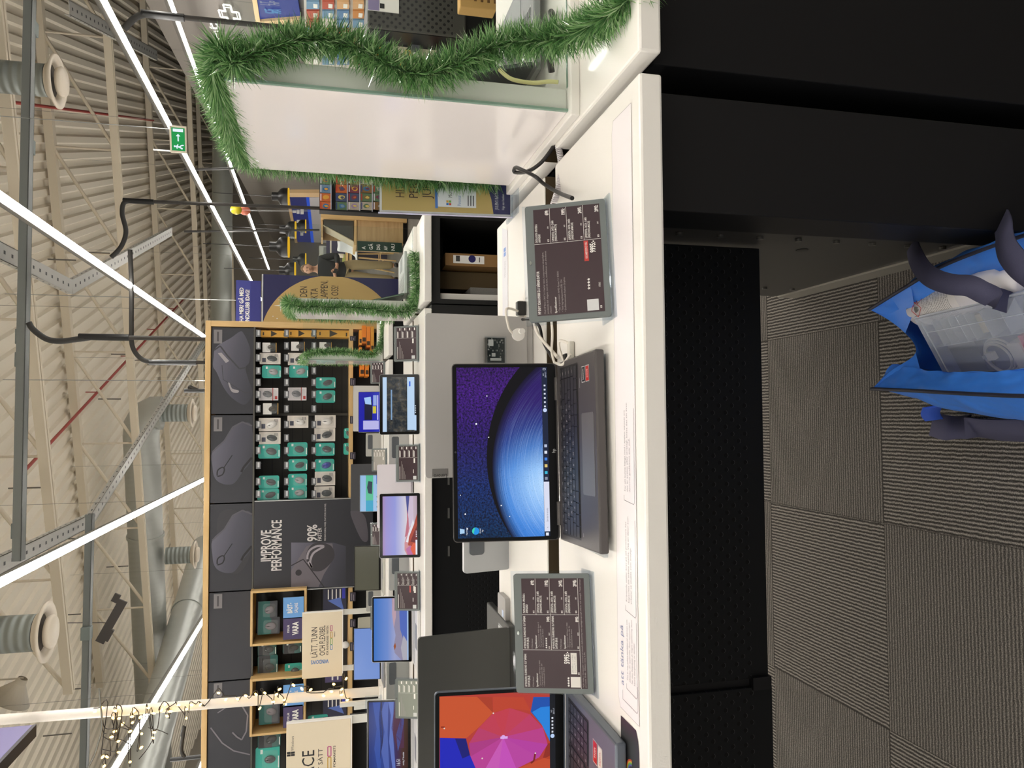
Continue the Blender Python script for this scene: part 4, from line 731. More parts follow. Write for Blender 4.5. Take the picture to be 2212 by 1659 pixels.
# price displays
MAR = mat('3B2C31', .3, name='maroon_display', spec=.3); FRG = mat('656C6B', .4, name='grey_display_frame')
def price(label, loc, w=.178, h=.122, tilt=24, spec='far', rz=0, group='price displays', screen=MAR, txt=TXW):
    t = thing('price_display', label, 'price display', loc, rz, group)
    d = MB(FRG).ext(rrect(-w/2, .004, w/2, h, .004), -.001, .007).build('frame', t, rot=(-R(tilt), 0, 0), bevel=.001); sx0, sx1, sz0, sz1 = -w/2+.008, w/2-.007, .013, h-.013
    MB(screen).rect(sx0, sz0, sx1, sz1, -.0016).build('screen', d)
    MB(mat('8d9390', .2, .8)).ext([(.0032*cos(a), h-.006+.0018*sin(a)) for a in [2*pi*k/10 for k in range(10)]], -.003, -.001).build('lock', d)
    W, Hh = sx1-sx0, sz1-sz0; X = lambda s: sx0+W*s; Z = lambda s: sz0+Hh*s; m = MB(txt); y = -.0021; GRY = mat('9d9594', .5)
    def L(s, x, z, hh, x2=None, al='L', b=.012): m.text(s, X(x), Z(z), Hh*hh, y, W=None if x2 is None else W*(x2-x), al=al, bold=b)
    def supp(c0, zt, zb):
        hh = (zt-zb)/4; T = (('STARTKLAR DATOR - UPPDATERAD &', 'ANPASSAD', '699:', '5704'), ('SUPPORTAVTAL - DATOR - 12 MÅN', '(WINDOWS & MACOS)', '1995:', '5405'), ('SUPPORTAVTAL - DATOR - 24 MÅN', '(WINDOWS & MACOS)', '2495:', '5406'), ('SUPPORTAVTAL - DATOR - 36 MÅN', '(WINDOWS & MACOS)', '2995:', '5407'))
        for k, q in enumerate(T):
            z = zt-hh*k
            if spec == 'far':
                m.rect(X(c0+.02), Z(z-.035), X(.88), Z(z-.06), y).rect(X(c0+.02), Z(z-.075), X(c0+.2), Z(z-.1), y).rect(X(.91), Z(z-hh+.05), X(.985), Z(z-hh+.1), y)
            else:
                L(q[0], c0+.015, z-.052, .034, .88 if k else .86); L(q[1], c0+.015, z-.095, .034, c0+.015+(.16 if k else .08)); L(q[2], .985, z-hh+.02, .055, al='R', b=.03); L(q[3], c0+.14, z-hh+.025, .022, b=0); L('××', c0+.015, z-hh+.015, .045, b=.02)
            if k: m.ring([(X(c0), Z(z)), (X(1), Z(z))], .0005, y)
        m.ring([(X(c0), Z(zb)), (X(c0), Z(1))], .0005, y)
    if spec == 'R':
        supp(.668, 1, 0); L('HP ENVY X360 AY0000 2-I-1 BÄRBAR DATOR', .015, .945, .042, .415, b=.02)
        for k, (s, e) in enumerate((('Med HP Envy x360 2-i-1 bärbar dator, kompromissa mångsidighet,', .59), ('prestanda och elegans mot ett tunt, sandblästrat och anodiserat', .60), ('chassi.', .085))): m.use(GRY); L(s, .015, .87-.042*k, .026, e, b=0)
        m.use(txt); L('Specifikationer', .015, .705, .032, .165)
        for k, (s, e) in enumerate((('• Typ av processor: AMD Ryzen 5 / 4500U', .40), ('• Total lagringskapacitet (GB): 256', .32), ('• Grafikkretsmodell: Radeon Graphics', .34))): m.use(GRY); L(s, .02, .655-.045*k, .026, e, b=0)
        m.use(RED).rect(X(.47), Z(.195), X(.66), Z(.26), y).use(txt); L('REKOMMENDERAD VARA', .495, .21, .035, .65); L('9995:-', .655, .09, .085, al='R', b=.03); [m.star(X(.218+.027*k), Z(.215), Hh*.026, y) for k in range(4)]; L('178262', .225, .045, .028, b=0); L('××', .03, .03, .045, b=.02); m.use(mat('C9CBCB', .5)).rect(X(.012), Z(.085), X(.115), Z(.255), y)
    elif spec == 'L':
        c1, c2 = .345, .665; supp(c2, 1, .1); m.ring([(X(0), Z(.1)), (X(1), Z(.1))], .0005, y).ring([(X(c1), Z(.1)), (X(c1), Z(1))], .0005, y).ring([(X(c1), Z(.545)), (X(c2), Z(.545))], .0005, y)
        for c, z, pr, n_, pc in ((0, 1, '5995:-', '176931', 'Ryzen 3 / 4300U'), (c1, 1, '7495:', '178937', 'Ryzen 5'), (c1, .545, '8995:', '209070', 'Ryzen 7 / 4700U')):
            L('HP PAVILION 15-EH0021NO 15.6" BÄRBAR', c+.012, z-.05, .034, c+.31); L('DATOR (BLÅ)', c+.012, z-.095, .034, c+.11); m.use(GRY); L('PCMark-klassad', c+.012, z-.16, .024, c+.1, b=0); m.use(txt); L('Specifikationer', c+.012, z-.225, .028, c+.135); m.use(GRY)
            for k, s in enumerate(('• Typ av processor: AMD '+pc, '• Total lagringskapacitet (GB): 256', '• Grafikkretsmodell: Radeon')): L(s, c+.015, z-.265-.033*k, .02, c+.25-.03*k, b=0)
            m.use(txt)
            if c: L(pr, c+.305, z-.435, .045, al='R', b=.03); L(n_, c+.13, z-.435, .02, b=0); L('××', c+.012, z-.44, .04, b=.02)
        L('5995:-', .33, .27, .085, al='R', b=.03); [m.star(X(.027+.022*k), Z(.295), Hh*.022, y) for k in range(4)]; [m.star(X(c1+.022+.02*k), Z(.625), Hh*.018, y) for k in range(5)]; L('××', .125, .11, .04, b=.02); m.use(mat('D8D4CE', .5)).rect(X(.012), Z(.11), X(.105), Z(.26), y).rect(X(.13), Z(.155), X(.32), Z(.25), y).use(INK); L('629:/MÅN I 12 MÅN', .14, .21, .026, .3, b=0); L('TOTALT 7 548:-', .14, .17, .026, .3, b=0)
        m.use(GRY); L('*629:-/mån i 12 månader: exempel på räntefri delbetalning med uppläggningsavgift 595 kr och aviavgift. Totalt belopp', .01, .055, .02, .99, b=0); L('att betala 7548:-. Effektiv ränta 5,9%.', .01, .02, .02, .33, b=0)
    else:
        supp(.66, 1, 0); m.rect(X(.02), Z(.93), X(.4), Z(.955), y)
        m.use(GRY); [m.rect(X(.02), Z(.84-.05*k), X(.56-.1*k), Z(.853-.05*k), y) for k in range(5)]
        m.use(txt).rect(X(.5), Z(.12), X(.64), Z(.2), y).rect(X(.2), Z(.2), X(.31), Z(.23), y).use(mat('C9CBCB', .5)).rect(X(.012), Z(.06), X(.115), Z(.23), y)
        if spec == 'far2': m.use(mat('C4524A', .5)).rect(X(.46), Z(.33), X(.65), Z(.39), y).use(PAPER).rect(X(.45), Z(.08), X(.62), Z(.17), y)
    m.build('display_text', d)
    a_ = MB(CLR).box(-w/2-.004, .0075, -.002, w/2+.004, .0095, h+.006); MB_ = a_.build('acrylic_back', d)
    MB(CLR).box(-w/2-.004, -.012, 0, w/2+.004, .045, .0022).build('acrylic_foot', t)
    return t
price('price display reading 9995:- standing right of the planet wallpaper laptop', (.242, 1.082, CT+.001), .184, .128, 24, 'R', R(7), 'price displays on the nearest island')
price('price display reading 5995:- standing left of the planet wallpaper laptop', (-.344, 1.176, CT+.001), .186, .128, 24, 'L', R(5), 'price displays on the nearest island')
# ---------------------------------------------------------------- printed strips on the tops
def down(m, z): m.M = Matrix.Translation((0, 0, z)) @ Matrix.Rotation(-pi/2, 4, 'X'); return m
m = MB(mat('F1ECEE', .35, name='clear_print_film')); down(m, CT+.0005)
sp = [(-.422, .998), (.443, .997), (.443, 1.067), (.424, 1.072), (-.405, 1.074), (-.42, 1.066)]
m.poly(sp, 0).use(mat('B9B4B6', .5)).ring(sp+[sp[0]], .0008, -.0003).use(mat('8D93B4', .5)).text('att tänka på', -.385, 1.052, .0125, -.0006, W=.085, bold=0)
m.use(mat('8A868B', .5))
for x, ls, w_ in ((-.372, ('Det är inte enbart storleken på skärmen som', 'påverkar din upplevelse. Även upplösningen', 'har stor betydelse. Ju högre upplösning desto', 'bättre återgivning av detaljer'), .088), (-.262, ('Krävande ställer krav på att processorn har', 'kapacitet att arbeta snabbt. Välj en dator som', 'arbetar så snabbt som möjligt.'), .118), (-.106, ('För att kunna hänga med i spelen, oavsett om', 'det är action eller strategi, krävs det att även', 'datorns grafikkort står pall.'), .118)):
    for k, s in enumerate(ls): m.text(s, x, 1.035-.0085*k, .0045, -.0006, W=w_*(len(s)/45), bold=0)
    m.ring([(x-.006, 1.041), (x-.013, 1.041), (x-.016, 1.006), (x-.013, 1.003), (x+w_, 1.003)], .0009, -.0006)
m.ring([(-.392, 1.056), (-.405, 1.056), (-.407, 1.004), (-.403, 1.001), (-.37, 1.001)], .0009, -.0006)
tag(m.build('counter_print'), 'long pale printed strip reading att tänka på along the front counter edge', 'printed strip')
m = MB(mat('2D2E30', .35)); down(m, CT+.0006); m.poly([(-.445, 1.003), (-.432, 1.010), (-.432, 1.066), (-.62, 1.07), (-.62, 1.0), (-.46, 1.0)], 0)
for k, c in enumerate(('B4402E', 'C9A43A', '5C9C50', '5A57A8')): m.use(mat(c, .5)).ring([(-.500+(.02-.0022*k)*cos(a), 1.026+(.02-.0022*k)*sin(a)) for a in [pi*q/10 for q in range(11)]], .0022, -.0003)
m.use(PAPER).text('AMD', -.515, 1.006, .012, -.0004); m.M = Matrix(); tag(m.build('counter_sticker'), 'dark sticker with a small rainbow arc on the front counter at the left edge', 'sticker')
m = MB(mat('DEDEE4', .4)); down(m, CT+.0006); p, q = aZ(1098, 692, CT), aZ(1085, 492, CT); m.poly([(p.x, p.y), (q.x-.02, p.y), (q.x, q.y), (p.x, q.y)], 0).use(mat('4B86D6', .4))
cx, cy = aZ(1092, 553, CT).x, (p.y+q.y)/2
for a, b in ((0, 0), (1, 0), (0, 1), (1, 1)): m.rect(cx+a*.011, cy-.010+b*.011, cx+a*.011+.0095, cy-.001+b*.011, -.0004)
m.use(mat('A9A9B2', .5)).text('Windows', cx-.012, cy-.006, .012, -.0004, al='R', bold=0); m.M = Matrix(); tag(m.build('counter_print'), 'pale printed strip with a blue Windows logo on the rear counter half', 'printed strip')
# ---------------------------------------------------------------- cables and small parts on the front island
WC = mat('E4DED4', .45, name='white_cable'); BC = mat('1C1B1C', .4, name='black_cable')
def cable(name, pts, r, mt, label, cat='cable', k=8): return tag(MB(mt).tube(smooth_path(pts, k), r, 8).build(name), label, cat)
Zc = CT+.006
def Q(x, y, z=Zc): return tuple(aZ(x, y, z))
cable('black_cable', [Q(1128, 690, .955), Q(1148, 690, .95), Q(1165, 705, .945), Q(1172, 735), Q(1186, 762), Q(1196, 778)], .003, BC, 'black cable running from the white disc to the plugs behind the planet laptop')
cable('white_cable', [Q(1150, 684, .95), Q(1160, 718, .95), Q(1176, 740, .945), Q(1194, 760), Q(1204, 772)], .0032, WC, 'thicker white cable beside the black one across the cable gap')
cable('white_cable', [Q(1190, 678, .94), Q(1193, 720, .94), Q(1192, 760, .94), Q(1198, 785, .94)], .0025, WC, 'straight white cable across the cable gap right of the planet laptop')
cable('white_cable', [Q(1232, 765, .945), Q(1222, 780, .95), Q(1213, 788, .955), Q(1200, 784, .95)], .0025, WC, 'short white cable leaving the clear plug behind the planet laptop')
t = thing('cable_plug', 'clear and black plug lying behind the planet laptop corner', 'plug', Q(1240, 760, CT)); MB(mat('D9D6CC', .25)).box(-.022, -.006, .0005, .018, .006, .011).build('clear_body', t, bevel=.002); MB(BLK).box(-.03, .008, .0005, -.002, .022, .014).build('black_plug', t, bevel=.002); MB(WC).tube(smooth_path([(.015, 0, .01), (.02, .012, .022), (.005, .02, .02), (-.02, .015, .012)], 6), .0025, 6).build('lead', t)
d = aY(1108, 722, 1.46); t = thing('alarm_disc', 'white alarm disc hanging on a white lead over the silver lid', 'alarm sensor', (d.x, 1.468, d.z-.012)); MB(WHITE2).cyl((0, 0, 0), (0, -.006, 0), .0125, n=24).cyl((.006, -.006, -.006), (.006, -.012, -.006), .006, n=16).build('disc', t)
MB(WC).tube(smooth_path([(.002, -.003, .011), (.012, -.008, .020), (.04, -.01, .026), (.052, .0, .02), (.05, .02, -.005)], 8), .0025, 8).build('lead', t)
p = Q(1135, 672, CT); t = thing('usb_block', 'small black and clear block beside the right price display', 'plug', p); MB(BLK).box(-.01, -.01, .0005, .02, .008, .02).build('black_block', t, bevel=.002); MB(mat('D2CFC6', .25)).box(-.012, .01, .0005, .024, .026, .012).build('clear_block', t, bevel=.002)
m = MB(BLK).box(-.012, -.02, 0, .012, .02, .012); 
cable('black_cable', [Q(1236, 428, .95), Q(1206, 416, .94), Q(1176, 398, .95), Q(1157, 382, .968), Q(1130, 368, .985), Q(1114, 362, .99), Q(1112, 372, .985), Q(1140, 370, .975), Q(1168, 352, .955), Q(1192, 322, .935), Q(1206, 298, .92)], .0038, BC, 'black cable looping up from the right price display beside the white panel')
p0, p1 = V(Q(1196, 440, .945)), V(Q(1202, 300, .925)); pts = []
for k in range(330):
    f = k/329; c = p0.lerp(p1, f)+V((0, 0, -.012*sin(pi*f))); a = 2*pi*k/9; pts.append((c.x, c.y+.0055*cos(a), c.z+.0055*sin(a)))
tag(MB(mat('DAD6DA', .3)).tube(pts, .0013, 5).build('coiled_lead'), 'white coiled spiral lead stretched between the right price display and the white panel', 'cable')
# A4 poster in acrylic stand behind the right price display
t = thing('poster_stand', 'gold poster in a clear stand reading HITTA DEN PERFEKTA JULKLAPPEN, half behind the white panel', 'poster', (.466, 1.70, CT), R(0))
b = MB(mat('F2EEE8', .5)).box(-.004, .001, .004, .216, .004, .302).build('sheet', t, rot=(-R(4), 0, 0))
m = MB(GOLDP).rect(0, .045, .21, .297).use(NAVYP).poly([(0, .006), (.21, .006), (.21, .07), (.14, .085), (.035, .05), (0, .045)], -.0006)
m.use(mat('4A3423', .5)); [m.text(s, .03, z, .021, -.001, W=w_, bold=0) for s, z, w_ in (('HITTA DEN', .247, .095), ('PERFEKTA', .217, .1), ('JULKLAPPEN', .187, .122))]
m.use(mat('23302C', .5)).rect(.07, .07, .175, .165, -.0012).use(PAPER).poly([(.012, .085), (.085, .085), (.085, .175), (.012, .172)], -.0016).use(mat('4A7FC8', .5)).poly([(.008, .172), (.085, .174), (.085, .18), (.008, .178)], -.0018).use(mat('3a3a3a', .5)).text('Microsoft 365', .034, .14, .009, -.002, bold=0).use(mat('5b86b8', .5)).text('Personal', .016, .12, .008, -.002, bold=0)
for k, c in enumerate(('D2533A', '6FAE44', '3E7FC4', 'E0AE3A')): m.use(mat(c, .5)).rect(.016+.006*(k % 2), .142+.006*(k//2), .021+.006*(k % 2), .147+.006*(k//2), -.002)
m.use(mat('5a5a5a', .5)); [m.rect(.016, .102-.006*k, .04, .1045-.006*k, -.002) for k in range(3)]
m.use(TXW).ring([(.11, .1), (.15, .1), (.15, .13), (.11, .13), (.11, .1)], .002, -.002).rect(.105, .09, .155, .094, -.002)
m.text('JULENS BÄSTA TIPS', .01, .034, .008, -.0012, bold=0).text('fråga oss i butiken', .01, .02, .006, -.0012, bold=0); m.build('print', b, loc=(0, 0, 0))
MB(CLR).box(-.006, -.003, .0, .218, -.002, .305).box(-.006, .006, 0, .218, .007, .305).build('acrylic_sleeve', b); MB(mat('C9C6DE', .1, spec=.8)).box(-.0065, -.003, 0, -.0055, .007, .305).build('sleeve_edge', b)
MB(CLR).box(-.01, -.06, .0003, .22, .05, .004).build('acrylic_foot', t)
# small grey corner of a device on the rear half
p = Q(1096, 1320, CT); m = MB(mat('A2A09E', .4, .3)); m.M = Matrix.Translation(p); m.exz(rrect(-.05, -.03, .035, .05, .008), 0, .012).use(mat('C9D6EC', .4)).exz(rrect(-.012, -.012, .004, .004, .002), .012, .0125); m.M = Matrix(); tag(m.build('closed_tablet'), 'small closed grey device lying behind the left price display', 'tablet')
# ================================================================ devices on the second island
def bands(l, x0, z0, x1, z1, stops, extra=None, k=1.0):
    g = NT('screen_gradient'); o = g.xyz(g.co('Generated')); MB(g.emit(g.ramp(o[2], stops), k)).rect(x0, z0, x1, z1, -.0015).build('display', l)
    if extra:
        m = MB(EM('101010')); X = lambda s: x0+(x1-x0)*s; Z = lambda s: z0+(z1-z0)*s
        extra(m, X, Z, lambda c, pts, y=-.0019: m.use(EM(c)).poly([(X(a), Z(b)) for a, b in pts], y)); m.build('screen_picture', l)
def scr_web(l, x0, z0, x1, z1):
    g = NT('forest_photo'); o = g.co('Object'); n = g.noise(o, 30, 5, .65); MB(g.emit(g.ramp(n, [(.3, '0B1016'), (.48, '2C3238'), (.58, '4E4A40'), (.7, '5E6470')]), .9)).rect(x0, z0, x1, z1, -.0015).build('display', l)
    W, Hh = x1-x0, z1-z0; m = MB(EM('BBD6F2', .95)); m.rect(x0, z1-Hh*.12, x1, z1, -.002).rect(x0+W*.03, z0+Hh*.055, x1, z0+Hh*.27, -.002).use(EM('7C9CC0')).rect(x0+W*.22, z1-Hh*.28, x0+W*.77, z1-Hh*.24, -.002).use(EM('2F66D8')).rect(x1-W*.17, z0+Hh*.17, x1-W*.08, z0+Hh*.215, -.0023).use(EM('151A22')).rect(x0, z0, x1, z0+Hh*.05, -.0023).use(EM('BBD6F2', .95)).rect(x0+W*.02, z0, x0+W*.3, z0+Hh*.055, -.0026)
    m.use(EM('C9D2DC')); [m.rect(x0+W*(.34+.04*k), z0+Hh*.012, x0+W*(.36+.04*k), z0+Hh*.04, -.0026) for k in range(4)]; m.build('web_page', l)
def ex_desert(m, X, Z, P):
    P('4A4F8E', ((.62, .28), (.8, .3), (1, .33), (1, .14), (.62, .14))); P('C9B8CC', ((.38, .24), (.6, .28), (1, .22), (1, .12), (.5, .1)), -.0021); P('B8687A', ((.3, .36), (.42, .33), (.6, .29), (.78, .3), (.62, .25), (.45, .24), (.33, .28)), -.0022)
    P('C98A90', ((0, .3), (.08, .37), (.2, .37), (.34, .31), (.5, .2), (.3, .12), (0, .1)), -.0021); P('E0DCE4', ((.22, .33), (.34, .27), (.6, .12), (.5, .06), (.3, .15), (.2, .22)), -.0023); P('A84432', ((.16, .27), (.3, .24), (.5, .1), (.7, 0), (.12, 0)), -.0024); P('D85C40', ((0, .12), (.1, .2), (.2, .12), (.18, 0), (0, 0)), -.0025); P('B86C9C', ((0, .28), (.1, .33), (.16, .2), (.06, .1), (0, .12)), -.0024); P('6E2226', ((.22, .2), (.4, .08), (.5, 0), (.2, 0)), -.0025)
    m.use(EM('E6EAF4')).rect(X(0), Z(.0), X(.25), Z(.05), -.0026); [m.rect(X(.3+.03*k), Z(.015), X(.315+.03*k), Z(.04), -.0026) for k in range(4)]
def ex_dunes(m, X, Z, P):
    P('8C86A0', ((0, .2), (.12, .4), (.25, .42), (.4, .37), (.55, .42), (.8, .46), (1, .48), (1, .1), (0, .1)), -.0017); P('B79AA6', ((.52, .42), (.75, .47), (1, .46), (1, .36), (.7, .36)), -.0019); P('4F66B4', ((.25, .1), (.5, .24), (.75, .26), (1, .24), (1, .04), (.2, .04)), -.0021); P('94502E', ((.16, .4), (.23, .43), (.28, .38), (.22, .36)), -.0021) ; P('A8A6B2', ((0, .16), (.2, .22), (.4, .14), (.3, .04), (0, .04)), -.0022); P('9CB4D8', ((0, 0), (1, 0), (1, .04), (0, .04)), -.0024)
def ex_waves(m, X, Z, P):
    for c, pts in (('2A4A9C', ((0, .78), (.3, .86), (.6, .8), (1, .9), (1, .7), (.5, .66), (0, .7))), ('4A5FA8', ((0, .6), (.25, .68), (.55, .6), (.85, .68), (1, .6), (1, .5), (.5, .52), (0, .48))), ('232650', ((.1, .72), (.4, .7), (.75, .74), (1, .7), (1, .66), (.4, .64))), ('5A6FB6', ((0, .4), (.4, .48), (.8, .44), (1, .5), (1, .36), (.5, .38), (0, .32))), ('4A2440', ((.3, .3), (.6, .42), (.85, .36), (1, .3), (1, .1), (.3, .1))), ('46599C', ((.25, .26), (.5, .3), (.8, .16), (1, .18), (1, .12), (.7, .1), (.4, .18)))): P(c, pts)
    m.use(EM('E4E6F0')).text('16:51', X(.04), Z(.2), (Z(1)-Z(0))*.1, -.0022, bold=0).text('torsdag 17 december', X(.04), Z(.1), (Z(1)-Z(0))*.045, -.0022, bold=0)
price('price display at the right end of the second island beside the garlanded case', tuple(aZ(905, 741, CT+.001)), .162, .118, 22, 'far', R(3), 'price displays on the second island')
price('price display between the two upright tablets on the second island', tuple(aZ(908, 1000, CT+.001)), .165, .112, 22, 'far', R(3), 'price displays on the second island')
price('price display with a small red tag between the desert tablet and the white laptop', tuple(aZ(908, 1277, CT+.001)), .170, .118, 22, 'far2', R(3), 'price displays on the second island')
price('price display with a painted pale reflection in front of the dark blue laptop on the second island', tuple(aZ(909, 1510, CT+.001)), .168, .116, 22, 'far', R(4), 'price displays on the second island', mat('8D938A', .12, spec=1.0, name='painted_reflection_display'), PAPER)  # pale grey is a reflection put into the screen colour
tablet('upright tablet showing a web page with a forest picture', .272, .178, tuple(aZ(906, 873, CT+.002)), R(2), 10, scr_web, cam_=False, stand=False)
tablet('upright tablet showing a desert wallpaper with lilac sky', .284, .180, tuple(aZ(908, 1134, CT+.002)), R(3), 10, lambda l, a, b, c, d: bands(l, a, b, c, d, [(0, 'B8A0B0'), (.3, 'D8D0D8'), (.42, 'C4C2DC'), (.65, '959ADA'), (.9, '9C92D0'), (1, 'A88CB8')], ex_desert, .95), back='DDDDE0', cam_=False, stand=False)
p = aZ(892, 1358, CT+.012); laptop('white laptop with blue dune wallpaper on the second island', .302, .20, .188, (p.x, p.y, CT+.001), R(2), 12, 'D9D8D8', None, lambda l, a, b, c, d: bands(l, a, b, c, d, [(0, '7E86B8'), (.4, '9AA2CC'), (.6, '6E8CCE'), (1, '3E74C4')], ex_dunes, .95), (.009, .009, .018, 1), metal=.1)
p = aZ(890, 1586, CT+.012); laptop('white laptop with dark blue lock screen reading 16:51 on the second island', .320, .215, .208, (p.x, p.y, CT+.001), R(2), 12, 'D4D4D4', None, lambda l, a, b, c, d: bands(l, a, b, c, d, [(0, '3A2218'), (.14, '4A2C28'), (.3, '3A2A58'), (.5, '33468E'), (.8, '24408E'), (1, '1A2F74')], ex_waves, .9), (.009, .009, .016, 1), metal=.1)
laptop('white laptop lid seen from behind between the web page and desert tablets', .30, .2, .16, tuple(aZ(893, 1070, CT+.001)), pi+R(2), -4, 'D6D1D8', None, None, None, 'laptops seen from behind on the second island', None, .012, metal=.05)
for x0, x1, y0, y1, lab, c in ((838, 891, 938, 978, 'grey tablet back with dark camera bar left of the web page tablet', 'B4B5B5'), (838, 880, 1187, 1222, 'grey tablet back behind the desert tablet', 'A8AAAB'), (832, 884, 1424, 1502, 'grey tablet back with pale camera window right of the pale price display', '9A9D9C')):
    p, q = aY(x1, y1, 3.95), aY(x0, y0, 3.95); W = max(q.x-p.x, .2); t_ = tablet(lab, W, q.z-CT-.002, (q.x-W/2, 3.95, CT+.001), pi, 10, back=c, group='tablets seen from behind', stand=False)
# row on the third island
def dev3(x0, x1, y0, y1): p = aZ(x1, (y0+y1)/2, CT+.012); return p, (y1-y0)*p.y/1662, (x1-x0)*p.y/1662
p, w, h = dev3(768, 824, 1180, 1273); laptop('switched off laptop with an olive reflection painted on its dark screen on the third island', w, .21, h, (p.x, p.y, CT+.001), R(3), 10, 'B9B8B0', '55564E', lambda l, a, b, c, d: MB(mat('4E5046', .12, spec=.8, name='olive_reflection_screen')).rect(a, b, c, d, -.0015).build('display', l), (.006, .006, .016, 1), 'laptops on the third island', metal=.2)  # olive tone paints the mirrored surroundings into the switched off screen
p, w, h = dev3(776, 826, 846, 933); laptop('laptop with royal blue shop page on the third island', w, .2, h, (p.x, p.y, CT+.001), R(2), 10, 'C9C9C8', None, lambda l, a, b, c, d: bands(l, a, b, c, d, [(0, '2A35B8'), (.5, '1318A0'), (1, '1B1FA8')], lambda m, X, Z, P: (P('0A0E30', ((.3, .38), (.8, .38), (.8, .74), (.3, .74))), P('9FC4F0', ((.68, .42), (.88, .45), (.86, .76), (.7, .7)), -.0021), P('C9BE3A', ((.46, .2), (.64, .2), (.64, .36), (.46, .36)), -.0021), P('8FA4DC', ((.66, .18), (.92, .18), (.92, .34), (.66, .34))), P('B4B2E4', ((.06, .08), (.28, .08), (.28, .8), (.06, .8))), P('B4B2E4', ((.3, .1), (.92, .1), (.92, .16), (.3, .16)))), .95), (.004, .004, .01, 1), 'laptops on the third island', metal=.2)
p, w, h = dev3(779, 826, 1026, 1104); laptop('laptop with pale blue and green page on the third island', w, .2, h, (p.x, p.y, CT+.001), R(2), 10, '8f9092', None, lambda l, a, b, c, d: bands(l, a, b, c, d, [(0, '9FC0E4'), (1, '94BCE2')], lambda m, X, Z, P: (P('52B890', ((.3, .36), (1, .36), (1, .72), (.3, .72))), P('2E9CC0', ((.0, .36), (.3, .36), (.3, .72), (0, .72))), P('2A3A4A', ((.48, .42), (.82, .4), (.84, .6), (.66, .66), (.5, .6)), -.0021), P('3454B4', ((.76, .04), (1, .04), (1, .2), (.76, .2))), [m.use(EM('2C5A44')).disc(X(.12+.14*k), Z(.12), .011, -.0021, 10) for k in range(3)]), .95), (.004, .004, .01, 1), 'laptops on the third island', metal=.2)
p, w, h = dev3(767, 824, 1358, 1464); laptop('laptop with plain sky blue screen on the third island', w, .22, h, (p.x, p.y, CT+.001), R(3), 10, '77787a', None, lambda l, a, b, c, d: MB(EM('7290D0', .95)).rect(a, b, c, d, -.0015).build('display', l), (.004, .004, .01, 1), 'laptops on the third island', metal=.2)
for x0, y0, y1, lab, c, w_ in ((762, 833, 932, 'silver laptop lid seen from behind above the royal blue screen', 'C6C5C2', 0), (757, 1003, 1104, 'dark laptop lid seen from behind above the pale blue screen', '45464A', 0), (772, 1335, 1366, 'beige laptop lid corner behind the sky blue screen', 'ACAA9C', .2)):
    q = aY(x0, y0, 5.98); p = aY(x0, y1, 5.98); W = max(q.x-p.x, w_); laptop(lab, W, .2, q.z-CT-.016, (q.x-W/2, 6.0, CT+.001), pi, 4, c, None, None, None, 'laptops seen from behind on the third island', None, .012, metal=.1)
for x0, x1, y0, y1, lab in ((797, 832, 780, 829, 'small far price display under the orange boxes'), (800, 839, 970, 1021, 'far grey price display right of the pale blue screen'), (797, 833, 1130, 1180, 'far maroon price display behind the desert tablet'), (797, 833, 1313, 1360, 'far maroon price display behind the blue dune laptop')):
    p = aZ(x1, (y0+y1)/2, CT+.001); price(lab, (p.x, max(p.y, 5.33), CT+.001), .155, .108, 22, 'far', R(2), 'price displays on the third island', mat('A7A49C', .15, spec=1.0) if y0 == 970 else MAR)
for x0, x1, y0, y1, lab in ((789, 831, 936, 985, 'grey tablet back with white window between the royal blue and pale blue screens'), (790, 822, 1273, 1305, 'grey tablet back right of the switched off laptop')):
    q, p = aY(x0, y0, 5.93), aY(x1, y1, 5.93); W = max(q.x-p.x, .16); tablet(lab, W, q.z-CT-.002, (q.x-W/2, 5.93, CT+.001), pi, 10, back='B2B2AE', group='tablets seen from behind', stand=False)
q, p = aY(783, 1273, 7.3), aY(800, 1345, 7.3)
# signs on posts
SGN = mat('E3D6BD', .55, name='cream_sign'); PST = mat('D9D8D2', .4, name='white_post')
def post_sign(lab, x0, x1, y0, y1, Y, posts, draw):
    q, p = aY(x0, y0, Y), aY(x1, y1, Y); t = thing('post_sign', lab, 'sign', (p.x, Y, CT), 0, 'cream signs on posts'); W, z0, z1 = q.x-p.x, p.z-CT, q.z-CT
    MB(SGN).box(0, -.012, z0, W, .012, z1).build('board', t, bevel=.003); MB(WHITE2).box(W, -.012, z0, W+.006, .012, z1).box(0, -.012, z0-.006, W+.006, .012, z0).build('board_edge', t)
    for s in posts: MB(PST).box(W*s-.02, .013, 0, W*s+.02, .025, z1-.02).build('post', t)
    m = MB(INK); draw(m, W, z0, z1-z0); m.build('lettering', t)
def d1(m, W, z0, H):
    m.M = Matrix.Translation((0, -.013, 0)); m.text('LÄTT, TUNN', W*.32, z0+H*.625, H*.155, 0, W=W*.46, bold=0).text('OCH FLEXIBEL', W*.34, z0+H*.43, H*.15, 0, W=W*.46, bold=0).use(mat('4a4640', .5)).text('FÖR ANVÄNDARE I FARTEN', W*.34, z0+H*.345, H*.055, 0, W=W*.45)
    m.use(mat('3F7FC8', .5)).text('WINDOWS', W*.275, z0+H*.34, W*.062, 0, W=H*.44, rot=pi/2, bold=.02)
    for x, w, c in ((.42, .07, '5A8CC8'), (.5, .09, '6FA85A'), (.6, .09, 'C9A24A'), (.71, .08, 'C05A8C')): m.use(mat(c, .5)).ring([(W*x, z0+H*.25), (W*(x+w), z0+H*.25), (W*(x+w), z0+H*.295), (W*x, z0+H*.295), (W*x, z0+H*.25)], .004, 0)
    m.use(INK).text('PCMARKETS', W*.61, z0+H*.18, H*.03, 0, bold=.01)
